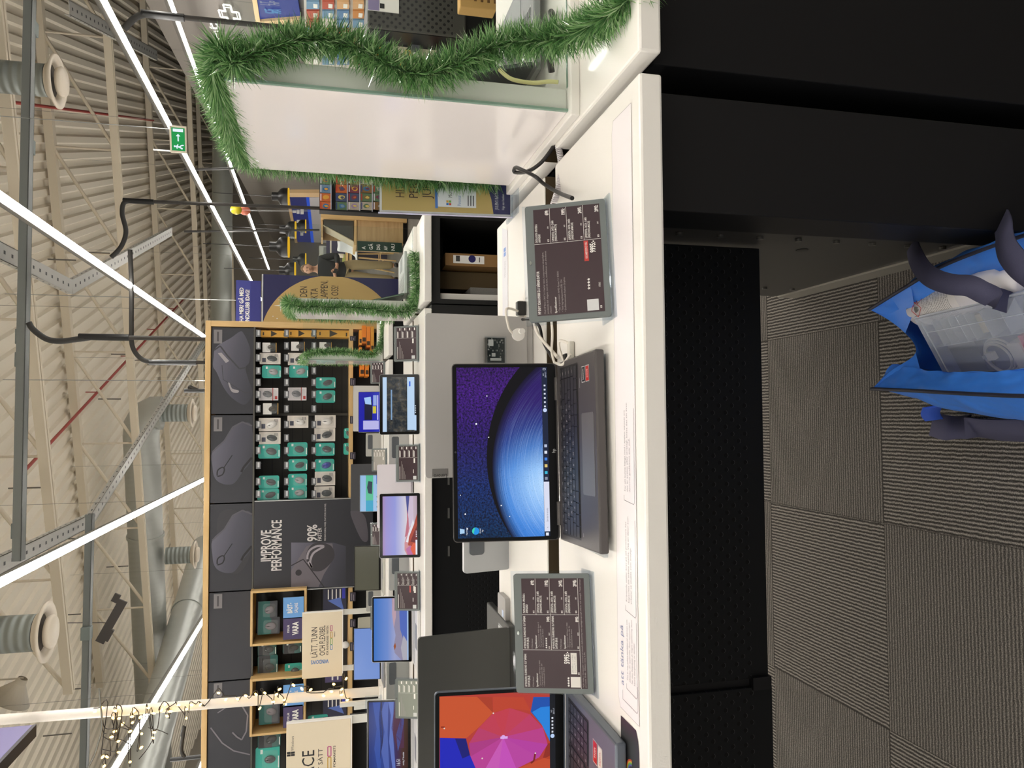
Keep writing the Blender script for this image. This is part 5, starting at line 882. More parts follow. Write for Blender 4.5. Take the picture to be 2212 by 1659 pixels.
def d2(m, W, z0, H):
    m.M = Matrix.Translation((0, -.013, 0)); m.text('SURFACE', W*.75, z0+H*.57, H*.2, 0, W=W*.50, bold=0, al='R').use(mat('4a4640', .5)).text('PÅ RÄTT SÄTT', W*.755, z0+H*.44, H*.075, 0, al='R', bold=0, W=W*.40).use(mat('77736c', .5)).text('Windows', W*.762, z0+H*.885, H*.045, 0, W=W*.13, bold=0)
    m.use(INK); X, Z = W*.755, z0+H*.87
    for a, b in ((0, 0), (1, 0), (0, 1), (1, 1)): m.rect(X-.022+a*.012, Z+b*.02, X-.012+a*.012, Z+.018+b*.02, 0)
    for x, w, c in ((.68, .085, 'C05A8C'), (.57, .1, 'C9A24A'), (.45, .1, '6FA85A')): m.use(mat(c, .5)).ring([(W*x, z0+H*.31), (W*(x+w), z0+H*.31), (W*(x+w), z0+H*.36), (W*x, z0+H*.36), (W*x, z0+H*.31)], .005, 0)
    m.use(INK).text('PCMARKETS', W*.77, z0+H*.24, H*.035, 0, al='R', bold=.01, W=W*.19)
post_sign('cream sign reading LÄTT, TUNN OCH FLEXIBEL on two posts', 653, 739, 1325, 1459, 6.1, (.10, .97), d1)
post_sign('larger cream sign on a post, cut by the left picture edge', 619, 757, 1563, 1790, 4.12, (.97, .2), d2)
# white pole with fairy lights
b0, b1 = aY(812, 1494, 5.95), aY(-30, 1557, 5.95); t = thing('light_pole', 'tall white pole wound with a fairy light string', 'pole', (b0.x, 5.95, CT)); top = V((b1.x-b0.x, 0, b1.z-CT))
MB(mat('EDE6DC', .4, name='white_pole')).cyl((0, 0, 0), top, .035, n=20).build('pole', t); MB(WHITE2).box(-.07, -.1, 0, .07, .07, .012).build('foot_plate', t); MB(PST).box(-.05, -.12, .012, -.02, -.09, .30).box(-.075, -.125, .012, -.045, -.115, .2).build('bracket', t)
MB(CLR).box(-.16, -.17, .001, .02, -.13, .12).box(-.12, -.16, .001, -.09, -.14, .2).build('leaflet_holder', t)
lt = thing('fairy_lights', 'string of warm fairy lights wound on the white pole and tangled beside it', 'fairy lights', (b0.x, 5.95, CT)); o0 = V(lt.location)
WIR = mat('2A2622', .5); BULB = mat('FFC867', .4, emit=9, name='warm_bulb')
bl = [(205, 1537), (222, 1529), (256, 1528), (249, 1536), (290, 1536), (244, 1551), (257, 1552), (265, 1564), (285, 1548), (286, 1561), (303, 1549), (308, 1554), (320, 1529), (332, 1541), (349, 1534), (357, 1522), (366, 1537), (361, 1547), (369, 1537), (386, 1523), (403, 1532), (414, 1523), (433, 1522), (402, 1551), (248, 1580), (281, 1580), (306, 1585), (333, 1582), (331, 1594), (241, 1592), (256, 1601), (257, 1625), (305, 1615), (222, 1635), (231, 1635), (281, 1646), (225, 1655),
      (472, 1497), (488, 1511), (513, 1510), (531, 1503), (553, 1500), (561, 1530), (572, 1497), (590, 1516), (597, 1500), (615, 1512), (634, 1480), (652, 1488), (604, 1489), (671, 1490), (699, 1503), (716, 1494), (738, 1489), (738, 1501), (750, 1512), (748, 1466), (721, 1478), (616, 1521)]
Wp = [aY(x, y, 5.88)-o0 for x, y in bl]
for i, p in enumerate(Wp):
    m = MB(BULB).ball((0, 0, 0), .0085, .0085, .014, 8); m.build('bulb', lt, loc=p, rot=(rnd.uniform(-1, 1), rnd.uniform(-1, 1), 0))
m = MB(WIR); s_ = sorted(range(len(bl)), key=lambda i: bl[i][0]); pts = []
for i in s_:
    q = Wp[i]; pts += [q+V((.02, .01, .012)), q+V((rnd.uniform(-.03, .03), rnd.uniform(-.02, .03), rnd.uniform(-.03, .03)))]
m.tube(smooth_path(pts[:74], 3), .0032, 5).tube(smooth_path(pts[72:], 3), .0032, 5)
for lst in ([(222, 1555), (225, 1570), (235, 1575), (262, 1572), (280, 1578)], [(222, 1590), (240, 1600), (262, 1598), (285, 1612)], [(220, 1618), (240, 1623), (258, 1622)], [(220, 1566), (224, 1583), (230, 1584)], [(300, 1640), (318, 1618), (331, 1596)], [(320, 1572), (345, 1578), (363, 1586)]): m.tube(smooth_path([aY(x, y, 5.88)-o0 for x, y in lst], 5), .0028, 5)
m.build('wire', lt)
m = MB(mat('8f8f8a', .3, .6)).tube(smooth_path([aY(x, y, 5.86)-o0 for x, y in ((214, 1487), (217, 1520), (220, 1550), (219, 1580), (212, 1605), (205, 1630), (190, 1659), (180, 1690))], 5), .006, 6); m.build('hanging_wire', lt)
# ================================================================ bag on the carpet
BLU = mat('3C80E4', .4, name='blue_ripstop', bump=(16, .8)); BLI = mat('1B3FB0', .5, name='blue_lining', bump=(10, .3)); STR = mat('45455F', .7, name='navy_webbing', bump=(1500, .3))
bag = thing('tool_bag', 'open blue fabric bag with navy handles standing on the carpet under the counter', 'bag', (.15, 1.0, 0))
def loft(m, rings, closed=False, sm=True):
    n = len(rings[0]); vs = [tuple(p) for r in rings for p in r]
    return m.add(vs, [(i*n+k, i*n+(k+1) % n, (i+1)*n+(k+1) % n, (i+1)*n+k) for i in range(len(rings)-1) for k in range(n if closed else n-1)], sm)
BO = V((.15, 1.0, 0))
def BL(*pts): return smooth_path([V(p)-BO for p in pts], 8)
# side walls: seam line (zipper) at the top rim, bulging skirt to the floor; the bag runs along Y
def side(rim, out, foot, zt, name, inner):
    m = MB(BLU); rings = []
    N = 9
    for j in range(N+1):
        f = j/N; a = []
        for r, o, ft in zip(rim, out, foot):
            p = r*(1-f)**2 + 2*o*f*(1-f)*1.0 + ft*f*f
            a.append(p+V((rnd.uniform(-1, 1)*.005, rnd.uniform(-1, 1)*.002, rnd.uniform(-1, 1)*.004))*(1 if 0 < j < N else .2))
        rings.append(a)
    loft(m, rings); o = m.build(name, bag, sub=1)
    m2 = MB(BLU); rings = [[r+(i-r)*(j/5)+V((rnd.uniform(-1, 1)*.003, 0, rnd.uniform(-1, 1)*.005)) for r, i in zip(rim, inner)] for j in range(6)]; loft(m2, rings); m2.build(name+'_flap', bag, sub=1)
    MB(mat('2A2A38', .5, name='zip_tape')).tube([p+V((0, 0, .002)) for p in rim], .0035, 6).build('zipper', bag)
rimL = BL((.052, 1.305, .30), (.045, 1.2, .305), (.036, 1.08, .31), (.028, .96, .31), (.022, .8, .30), (.03, .6, .29))
outL = BL((.045, 1.305, .15), (-.03, 1.22, .18), (-.055, 1.08, .2), (-.06, .96, .2), (-.06, .8, .2), (-.05, .6, .2)); footL = BL((.055, 1.29, .004), (.04, 1.2, .004), (.03, 1.08, .004), (.03, .96, .004), (.03, .8, .004), (.03, .6, .004))
inL = BL((.10, 1.285, .27), (.085, 1.2, .275), (.072, 1.1, .285), (.07, .96, .285), (.07, .8, .27), (.08, .6, .26))
rimR = BL((.209, 1.305, .30), (.236, 1.2, .305), (.258, 1.1, .31), (.272, .96, .31), (.28, .8, .30), (.27, .6, .29))
outR = BL((.23, 1.305, .16), (.30, 1.22, .24), (.325, 1.1, .25), (.33, .96, .25), (.33, .8, .2), (.32, .6, .2)); footR = BL((.215, 1.29, .004), (.24, 1.2, .004), (.26, 1.08, .004), (.26, .96, .004), (.26, .8, .004), (.26, .6, .004))
inR = BL((.185, 1.29, .25), (.205, 1.2, .26), (.225, 1.1, .27), (.232, .96, .27), (.23, .8, .27), (.22, .6, .26))
side(rimL, outL, footL, .3, 'left_side', inL); side(rimR, outR, footR, .3, 'right_side', inR)
m = MB(BLI); bot = [[V((x, y, .05))-BO for x in (.05, .1, .15, .2, .25)] for y in (1.29, 1.1, .9, .6)]; loft(m, bot)
loft(m, [[p for p in inL], [V((p.x-.02, p.y, -.95+.95+.16)) for p in inL], [V((p.x-.01, p.y, .05)) for p in inL]]); loft(m, [[p for p in inR], [V((p.x+.02, p.y, .16)) for p in inR], [V((p.x+.02, p.y, .05)) for p in inR]])
m.build('lining', bag)
# far end wall folding outwards between the two peaks
m = MB(BLU); A = BL((.052, 1.305, .30), (.085, 1.27, .285), (.112, 1.236, .262), (.135, 1.24, .256), (.165, 1.265, .262), (.19, 1.29, .275), (.209, 1.305, .30)); Bm = BL((.05, 1.325, .16), (.08, 1.33, .15), (.11, 1.33, .14), (.135, 1.33, .14), (.165, 1.33, .14), (.19, 1.33, .15), (.212, 1.325, .16)); Bb = BL((.055, 1.29, .004), (.08, 1.3, .004), (.11, 1.3, .004), (.135, 1.3, .004), (.165, 1.3, .004), (.19, 1.3, .004), (.215, 1.29, .004))
loft(m, [A, Bm, Bb]); m.build('end_panel', bag, sub=1)
def strap(pts, w, name, side_=V((1, 0, 0)), mt=STR):
    P = BL(*pts); vs = []
    for i, p in enumerate(P):
        d = (P[min(i+1, len(P)-1)]-P[max(0, i-1)]).normalized(); u = d.cross(side_[i*(len(side_)-1)//(len(P)-1)] if isinstance(side_, list) else side_).normalized()
        vs.append((p-u*w/2, p+u*w/2))
    m = MB(mt); loft(m, [[a for a, b in vs], [b for a, b in vs]]); o = m.build(name, bag); s = o.modifiers.new('solid', 'SOLIDIFY'); s.thickness = .003; return o
strap([tuple(aZ(*q)) for q in ((1972, 528, .24), (1978, 552, .305), (1995, 583, .33), (2020, 603, .345), (2058, 615, .35), (2095, 618, .345), (2125, 632, .335), (2155, 645, .315), (2185, 655, .27))], .034, 'carry_handle', V((.25, .05, 1)))
strap([tuple(aZ(*q)) for q in ((2165, 478, .26), (2170, 495, .33), (2172, 520, .35), (2180, 545, .36), (2205, 575, .365), (2240, 600, .36))], .04, 'carry_handle', V((.4, .4, 1)))
strap([tuple(aZ(*q)) for q in ((2015, 880, .20), (2010, 895, .14), (2018, 908, .06))], .035, 'strap_loop', V((1, 0, .2)), mat('2A5BD0', .6))
strap([tuple(aZ(*q)) for q in ((2014, 915, .035), (2050, 925, .03), (2100, 922, .02), (2150, 928, .03), (2230, 930, .05))], .055, 'shoulder_strap', [V((.3, .9, 1)), V((-.7, .3, .8)), V((-.2, 0, 1))])
m = MB(BLU); k1 = len(A)//2; rl = [rimL[min(j, len(rimL)-1)] for j in range(10)]; al = [A[min(int(j*2.0), k1)] for j in range(10)]
loft(m, [rl, [a_.lerp(b_, .5)+V((0, 0, -.012)) for a_, b_ in zip(rl, al)], al]); m.build('end_flap', bag)
m = MB(BLU); rr2 = [rimR[j] for j in range(10)]; ar = [A[max(len(A)-1-int(j*2.0), k1)] for j in range(10)]
loft(m, [rr2, [a_.lerp(b_, .5)+V((0, 0, -.015)) for a_, b_ in zip(rr2, ar)], ar]); m.build('end_flap', bag)
# white spray can lying in the bag
c0 = aZ(1990, 668, .235); c1 = aZ(2235, 590, .275); d = (c1-c0); L = d.length
can = thing('spray_can', 'white spray can with hazard symbols lying in the blue bag', 'spray can', c0); zax = d.normalized(); up = V((.25, -.55, .85)); xax = (up-zax*up.dot(zax)).normalized(); yax = zax.cross(xax)
can.rotation_euler = Matrix((xax, yax, zax)).transposed().to_euler(); r = .034
g = NT('can_label'); o = g.xyz(g.co('Object')); ang = g.math('ARCTAN2', o[1], o[0]); ln = g.math('FRACT', g.math('MULTIPLY', o[2], 230)); wd = g.noise(g.vec(g.math('MULTIPLY', ang, 14), g.math('FLOOR', g.math('MULTIPLY', o[2], 230))), 2.2, 2)
inz = g.math('MULTIPLY', g.math('GREATER_THAN', o[2], .05), g.math('LESS_THAN', o[2], .125)); ink = g.math('MULTIPLY', g.math('MULTIPLY', g.math('LESS_THAN', ln, .5), g.math('GREATER_THAN', wd, .46)), inz); CANL = g.base(g.mix(g.math('MULTIPLY', ink, .75), lin('E9E5E3'), lin('6a6866')), .35)
MB(CANL).lathe([(0, 0), (r*.94, 0), (r, .004), (r, .14), (r*.99, .142)], 40).build('body', can); MB(mat('E6E3E6', .3, name='white_cap')).lathe([(r*.99, .142), (r*1.0, .144), (r*.98, .19), (r*.8, .215), (r*.6, .22), (r*.58, .25), (0, .252)], 36).build('cap', can)
def on_can(m, a, z, w): m.M = Matrix.Rotation(a, 4, 'Z') @ Matrix.Translation((r+.0006, 0, z)) @ Matrix.Rotation(-pi/2, 4, 'Y') @ Matrix.Rotation(pi/2, 4, 'Z') @ Matrix.Rotation(pi/2, 4, 'X')
m = MB(RED)
for a, z, s in ((.5, .036, .0145), (-.12, .046, .0135)):
    m.M = Matrix.Rotation(a, 4, 'Z') @ Matrix.Translation((r+.0012, 0, z)) @ Matrix.Rotation(pi/2, 4, 'Z'); m.use(RED).ring([(0, s), (s, 0), (0, -s), (-s, 0), (0, s)], .0016, 0).use(BLK)
    if a > 0: m.poly(blob([(-.0045, -.0055), (.0045, -.0055), (.0054, 0), (.0016, .007), (0, .003), (-.0024, .0064), (-.0054, 0)], 3), 0)
    else: m.ring([(0, .007), (0, -.0015)], .0028, 0).disc(0, -.0052, .0016, 0, 8)
m.M = Matrix.Rotation(.2, 4, 'Z') @ Matrix.Translation((r+.0012, 0, .012)) @ Matrix.Rotation(pi/2, 4, 'Z'); m.use(BLK).ring([(0, .005), (.005, -.004), (-.005, -.004), (0, .005)], .0007, 0).ring([(0, .002), (0, -.002)], .0009, 0); m.build('hazard_symbols', can)
# clear organiser box
ob = aZ(1975, 690, .27); oc = aZ(2230, 632, .29); od = aZ(2030, 806, .215)
box = thing('organiser_box', 'clear plastic organiser box with small parts standing in the blue bag', 'organiser box', ob); X = (oc-ob); LX = .27; X = X.normalized(); Yv = (od-ob); LY = Yv.length; Yv = (Yv - X*Yv.dot(X)).normalized(); Zv = X.cross(Yv)
if Zv.z < 0: Zv = -Zv; 
box.rotation_euler = Matrix((X, Yv, Zv)).transposed().to_euler() if X.cross(Yv).dot(Zv) > 0 else Matrix((X, -Yv, Zv)).transposed().to_euler(); sg = 1 if X.cross(Yv).dot(Zv) > 0 else -1
MILK = milky('milky_plastic', 'C9D2E2', .30, .25); RIBM = milky('milky_rib', 'D5DCE8', .55, .25); LY = .15; TH = .04
def bx(m, x0, y0, z0, x1, y1, z1): return m.box(x0, sg*y0, z0, x1, sg*y1, z1)
m = MB(MILK); bx(m, 0, 0, -TH, LX, LY, -TH+.0015); bx(m, 0, 0, -.0015, LX, LY, 0); bx(m, 0, 0, -TH, .0015, LY, 0); bx(m, 0, 0, -TH, LX, .0015, 0); bx(m, 0, LY-.0015, -TH, LX, LY, 0); m.build('shell', box, bevel=.001)
m = MB(RIBM)
for x in (.035, .055, .075, .095, .115, .15, .19): bx(m, x, .012, -TH+.002, x+.0015, .062, -.002)
bx(m, .01, .062, -TH+.002, LX, .0635, -.002); bx(m, .012, .03, -.002, LX, .0312, .0006); bx(m, .012, .012, -.002, .0132, LY-.01, .0006); bx(m, .0, -.004, -.012, LX, .0, -.002); m.build('dividers', box)
m = MB(BLK)
for k in range(14): x, y = .018+.0085*k+rnd.uniform(-.002, .002), rnd.uniform(.016, .04); m.use(rnd.choice((BLK, DGREY, mat('2b3038', .4)))); bx(m, x, y, -TH+.003, x+.005, y+.022, -TH+.012+rnd.random()*.012)
m.use(mat('26262e', .5)); bx(m, .02, .07, -TH+.003, .085, .135, -.02); m.use(mat('C9BFA8', .5)); bx(m, .125, .02, -TH+.003, .145, .055, -.012); m.use(mat('D9516E', .5)); bx(m, .19, .07, -TH+.003, .25, .1, -.01); m.use(PAPER); bx(m, .165, .08, -TH+.003, .19, .14, -.006); m.build('small_parts', box)
m = MB(mat('E8E4DC', .4)); cc = (.125, sg*.105, -.014)
for q in range(3): m.tube([(cc[0]+(.026+.0035*q)*cos(2*pi*k/28), cc[1]+(.026+.0035*q)*sin(2*pi*k/28), cc[2]-.004*q) for k in range(29)], .0022, 6)
bx(m, .108, .092, -.016, .124, .106, -.008); m.use(STEEL); bx(m, .098, .096, -.014, .108, .103, -.009); m.build('charging_cable', box)
# ================================================================ middle distance
t = thing('roll_up_banner', 'navy and gold roll-up banner ending OSS! behind the garlanded case', 'banner', (.78, 9, 0)); BX = .85
MB(NAVYP).box(0, 0, .06, BX, .012, 2.02).build('banner_sheet', t); MB(ALU).box(-.01, -.06, 0, BX+.01, .07, .06).box(0, -.004, 2.02, BX, .016, 2.035).build('cassette', t)
cx, cz, Rr = .075, 1.27, .785; m = MB(mat('D2B070', .5)); P = [(cx+Rr*cos(a), cz+Rr*sin(a)) for a in [-pi/2+pi*k/40 for k in range(41)]]; P = [(min(max(a, .0), BX), b) for a, b in P]; m.poly([(0, P[0][1])]+P+[(0, P[-1][1])], -.002)
m.use(mat('3A2B22', .5))
for s, z, r_, w in (('HITTA DEN', 1.542, .725, .31), ('PERFEKTA', 1.425, .71, .28), ('JULKLAPPEN,', 1.315, .80, .355), ('HOS OSS!', 1.196, .745, .25)): m.text(s, r_, z, .084, -.004, al='R', W=w, bold=.0)
m.use(PAPER); [m.poly([(.5+.075*cos(a)*f, 1.83+.075*sin(a)*f) for a, f in [(pi*k/4, 1 if k % 2 == 0 else .16) for k in range(8)]], -.004)]
for k in range(16): m.disc(rnd.uniform(.02, .6), rnd.uniform(1.6, 1.98), rnd.uniform(.003, .008), -.004, 6)
m.build('print', t)
q0, q1 = aY(563, 700, 12), aY(510, 605, 12); t = thing('hanging_sign', 'blue hanging sign about joining the customer club beside the mouse wall corner', 'sign', (q0.x-1.15, 12, q0.z)); W, H_ = q1.x-q0.x+1.15, q1.z-q0.z
MB(mat('3A3F8E', .5)).box(0, 0, 0, W, .03, H_).build('board', t); m = MB(mat('2C2F7C', .5)).rect(0, 0, W, H_*.42, -.001).use(PAPER).text('VILL DU HA MER? GÅ MED', W-.11, H_*.70, .058, -.004, al='R', bold=.03, W=.76).text('I VÅR KUNDKLUBB IDAG!', W-.14, H_*.46, .058, -.004, al='R', bold=.03, W=.72); m.build('lettering', t); MB(STEEL).cyl((.3, .015, H_), (.3, .015, 3.4), .005, n=5).cyl((W-.3, .015, H_), (W-.3, .015, 3.4), .005, n=5).build('hanger', t)
# service desk
YD = 12.8; dx = lambda x, y: (aY(x, y, YD).x, aY(x, y, YD).z)
t = thing('service_desk', 'oak service desk with a tall side board and a green poster on its front', 'desk', (3.0, YD, 0)); L_ = lambda b, n, **k: b.build(n, t, loc=(-3.0, -YD, 0), **k)
L_(MB(WOODZ).box(3.27, YD-.05, .02, 3.43, YD+.75, 1.415), 'side_board'); L_(MB(OAK).box(2.90, YD, .08, 3.27, YD+.7, .84), 'front_panel'); L_(MB(WOODX).box(2.85, YD-.02, .84, 3.27, YD+.72, .88), 'desk_top'); L_(MB(BLK).box(2.92, YD+.03, 0, 3.43, YD+.7, .08), 'plinth'); L_(MB(OAK).box(3.05, YD+.6, .88, 3.27, YD+.62, 1.41).box(2.98, YD+.1, 1.38, 3.27, YD+.6, 1.41), 'rear_board')
m = MB(mat('1F3D30', .5)).box(2.76, YD-.03, .10, 2.92, YD-.012, .83).use(PAPER)
for k, w in enumerate((.05, .10, .09, .07, .11)): m.text(('A', 'GÅ', 'DIG', 'AV', 'NU')[k], 2.785, .70-.12*k, .06, YD-.032, W=w, bold=.02)
L_(m, 'green_poster')
con = [dx(699, 469), dx(764, 467), dx(763, 517), dx(700, 484)]
t2 = thing('desk_screen', 'sloping grey touch console on the oak service desk', 'console', (con[0][0], YD+.05, .88)); MB(mat('4A4B48', .5)).ext([(a-con[0][0], b-.88) for a, b in con], 0, .4).build('body', t2); MB(mat('B9AF93', .4)).ext([(con[2][0]-con[0][0]-.03, con[2][1]-.89), (con[2][0]-con[0][0], con[2][1]-.86), (con[3][0]-con[0][0], con[3][1]-.865), (con[3][0]-con[0][0]-.03, con[3][1]-.90)], -.01, .41).build('screen', t2)
# game shelf
YG = 10.2; t = thing('game_shelf', 'black shelf rack of game cases left of the glossy white panel', 'shelf rack', (2.7, YG, 0)); g0, g1 = aY(760, 456, YG).x, 3.9
MB(BLK).box(g0-2.7, .14, 0, g1-2.7, .18, 1.42).box(g0-2.72, -.03, 0, g0-2.70, .16, 1.42).build('rack', t)
cols_ = ['8E5A3A', 'D9A23C', '3C6E9E', '5C7A5A', '7A3A4A', 'B8B0A0', '44506E', 'C96A34', '6E8CA8', 'A38CB4', '88683C', 'D8C46A']
for r_, (v0, v1) in enumerate(((691, 714), (725, 749), (752, 776), (779, 803), (806, 830))):
    z0, z1 = aY(v1, 430, YG).z, aY(v0, 430, YG).z; MB(mat('CFD2E0', .4)).box(g0-2.7, -.02, z0-.012, g1-2.7, .14, z0-.002).build('shelf', t)
    for k in range(6):
        y1 = 455-18.6*k; a = aY(v1, y1, YG).x; b = aY(v1, y1-17.4, YG).x; c = thing('game_case', f'game case in the {("top", "second", "third", "fourth", "lowest")[r_]} row of the black rack, {ordn[k]} from its left end', 'game case', (a, YG, z0), 0, 'game cases on the black rack'); w, h = b-a, z1-z0
        MB(mat(rnd.choice(cols_), .3)).box(0, -.014, 0, w, 0, h).build('case', c); m = MB(mat(rnd.choice(cols_), .4)).poly(blob([(w*.5+w*.34*cos(q)*rnd.uniform(.6, 1), h*.45+h*.36*sin(q)*rnd.uniform(.6, 1)) for q in [2*pi*j/7 for j in range(7)]], 3), -.0155).use(mat(rnd.choice(cols_), .4)).poly(blob([(w*.5+w*.2*cos(q)*rnd.uniform(.5, 1), h*.4+h*.22*sin(q)*rnd.uniform(.5, 1)) for q in [2*pi*j/6 for j in range(6)]], 3), -.0165).use(mat(rnd.choice(('E8E6F0', '30407c', 'B8342C')), .4)).rect(w*.08, h*.86, w*.92, h*.95, -.0165); m.build('cover', c)
# wood framed displays on the right wall
def wq(pts, off, thick, mt, name, par):
    A = [aW(x, y, off) for x, y in pts]; n = V((-1, .105, 0)).normalized(); o = V(par.location); vs = [tuple(p-o) for p in A]+[tuple(p-o-n*thick) for p in A]; k = len(A)
    return MB(mt).add(vs, [tuple(range(k)), tuple(range(2*k-1, k-1, -1))]+[(i, k+i, k+(i+1) % k, (i+1) % k) for i in range(k)]).build(name, par)
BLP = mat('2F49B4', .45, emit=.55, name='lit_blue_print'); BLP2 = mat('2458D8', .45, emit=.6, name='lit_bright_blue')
t = thing('wall_display', 'wide wood framed blue display wall behind the pendant lamps', 'wall display', aW(660, 480)); WD = mat('D9B98C', .5)
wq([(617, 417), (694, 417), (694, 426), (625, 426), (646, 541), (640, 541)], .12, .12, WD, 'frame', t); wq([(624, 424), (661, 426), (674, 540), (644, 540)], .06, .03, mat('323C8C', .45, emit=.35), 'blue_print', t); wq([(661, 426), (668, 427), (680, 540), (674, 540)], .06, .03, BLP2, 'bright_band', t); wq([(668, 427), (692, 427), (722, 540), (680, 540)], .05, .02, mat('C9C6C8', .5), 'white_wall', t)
m = MB(PAPER); o = V(t.location)
for x0, x1, y0, y1 in ((632, 640, 455, 460), (641, 647, 453, 462), (649, 656, 452, 463), (641, 652, 475, 486), (649, 655, 502, 509), (648, 661, 525, 540)):
    m.add([tuple(aW(x, y, .075)-o) for x, y in ((x0, y0), (x1, y0), (x1, y1), (x0, y1))], [(0, 1, 2, 3)])
m.build('lettering', t)
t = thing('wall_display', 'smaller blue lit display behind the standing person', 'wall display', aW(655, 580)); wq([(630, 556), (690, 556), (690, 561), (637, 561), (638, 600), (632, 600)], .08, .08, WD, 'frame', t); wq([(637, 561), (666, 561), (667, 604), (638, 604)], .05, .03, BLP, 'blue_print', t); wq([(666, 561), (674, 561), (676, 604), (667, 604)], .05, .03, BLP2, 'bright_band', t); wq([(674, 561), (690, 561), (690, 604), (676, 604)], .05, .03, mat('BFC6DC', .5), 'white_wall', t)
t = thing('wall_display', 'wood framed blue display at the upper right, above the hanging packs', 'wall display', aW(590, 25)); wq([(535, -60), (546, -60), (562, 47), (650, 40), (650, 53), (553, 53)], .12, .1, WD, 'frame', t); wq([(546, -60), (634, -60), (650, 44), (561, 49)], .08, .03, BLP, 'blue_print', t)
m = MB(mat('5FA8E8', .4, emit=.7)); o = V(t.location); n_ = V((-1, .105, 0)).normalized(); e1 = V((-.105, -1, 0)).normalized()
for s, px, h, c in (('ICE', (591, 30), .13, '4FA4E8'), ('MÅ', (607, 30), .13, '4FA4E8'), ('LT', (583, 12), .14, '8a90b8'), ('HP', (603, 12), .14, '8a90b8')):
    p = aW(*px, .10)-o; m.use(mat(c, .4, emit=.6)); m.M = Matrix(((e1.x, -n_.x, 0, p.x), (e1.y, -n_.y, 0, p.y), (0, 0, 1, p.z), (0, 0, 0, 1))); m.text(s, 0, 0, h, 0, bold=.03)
m.M = Matrix(); m.build('lettering', t)
# Support+ sign
p = aW(507, 75, .06); t = thing('wall_sign', 'white outlined Support+ sign glowing on the dark right wall', 'sign', p); NEON = mat('F4F0E6', .4, emit=1.6, name='neon_white'); o = V(p)
def wallM(q): return Matrix(((e1.x, -n_.x, 0, q.x), (e1.y, -n_.y, 0, q.y), (0, 0, 1, q.z), (0, 0, 0, 1)))
q = aW(522, 205, .06)-o; end = aW(518, 56, .06)-o; m = MB(NEON); m.M = wallM(q)
hS = abs(aW(493, 60, .06).z-aW(519, 60, .06).z)*.9; m2 = MB(mat('5E5953', .5)); m2.M = m.M
m.text('Support', 0, 0, hS, 0, W=(end-q).length, bold=.035); m2.text('Support', 0.01, 0.006, hS*.97, -.012, W=(end-q).length*.985, bold=-.012); m.M = Matrix(); m2.M = Matrix(); m.build('letters', t); m2.build('letter_faces', t)
c = aW(496, 32, .06)-o; a = abs(aW(475, 32, .06).z-aW(517, 32, .06).z)/2; m = MB(NEON); m.M = wallM(c) @ Matrix.Diagonal(((aW(496, 12, .06)-aW(496, 52, .06)).length/2/a, 1, 1, 1)); f = .36
cr = [(-a*f, -a), (a*f, -a), (a*f, -a*f), (a, -a*f), (a, a*f), (a*f, a*f), (a*f, a), (-a*f, a), (-a*f, a*f), (-a, a*f), (-a, -a*f), (-a*f, -a*f)]; m.ring(cr+[cr[0]], .026, 0).ring([(x*.74, z*.74) for x, z in cr+[cr[0]]], .014, 0); m.M = Matrix(); m.build('plus', t)
# hanging packs below that display
for r_, (v0, v1) in enumerate(((662, 690), (696, 722), (728, 754), (762, 786))):
    for k in range(7):
        y0 = 4+20*k; A = [aW(x, y, .09) for x, y in ((v1, y0+16), (v1, y0), (v0, y0), (v0, y0+16))]; c = rnd.choice(('D08A4A', 'C9C2BC', '5E84B0', 'E0D8D0', 'B8503A', '6E93B4', 'D8A878')); o = A[0].copy()
        vs = [tuple(p-o) for p in A]+[tuple(p-o-n_*.04) for p in A]; m = MB(mat(c, .4)).add(vs, [(0, 1, 2, 3), (7, 6, 5, 4), (0, 4, 5, 1), (1, 5, 6, 2), (2, 6, 7, 3), (3, 7, 4, 0)]); m.use(PAPER); B = [A[0].lerp(A[2], f)-o+n_*.004 for f in (.15, .85)]
        m.add([tuple(B[0]), (B[1].x, B[1].y, B[0].z), (B[1].x, B[1].y, B[0].z+.06), (B[0].x, B[0].y, B[0].z+.06)], [(0, 1, 2, 3)]); tag(m.build('hanging_pack', loc=o), f'small accessory pack on the pale wall section, {("top", "second", "third", "lowest")[r_]} row, {ordn[k]} from the right picture edge', 'pack', 'accessory packs on the right wall')
t = thing('slat_wall', 'pale slat wall section carrying accessory packs at the upper right', 'wall panel', aW(720, 70)); wq([(655, -40), (800, -40), (800, 150), (660, 150)], .035, .03, mat('C9C2BA', .5), 'panel', t)
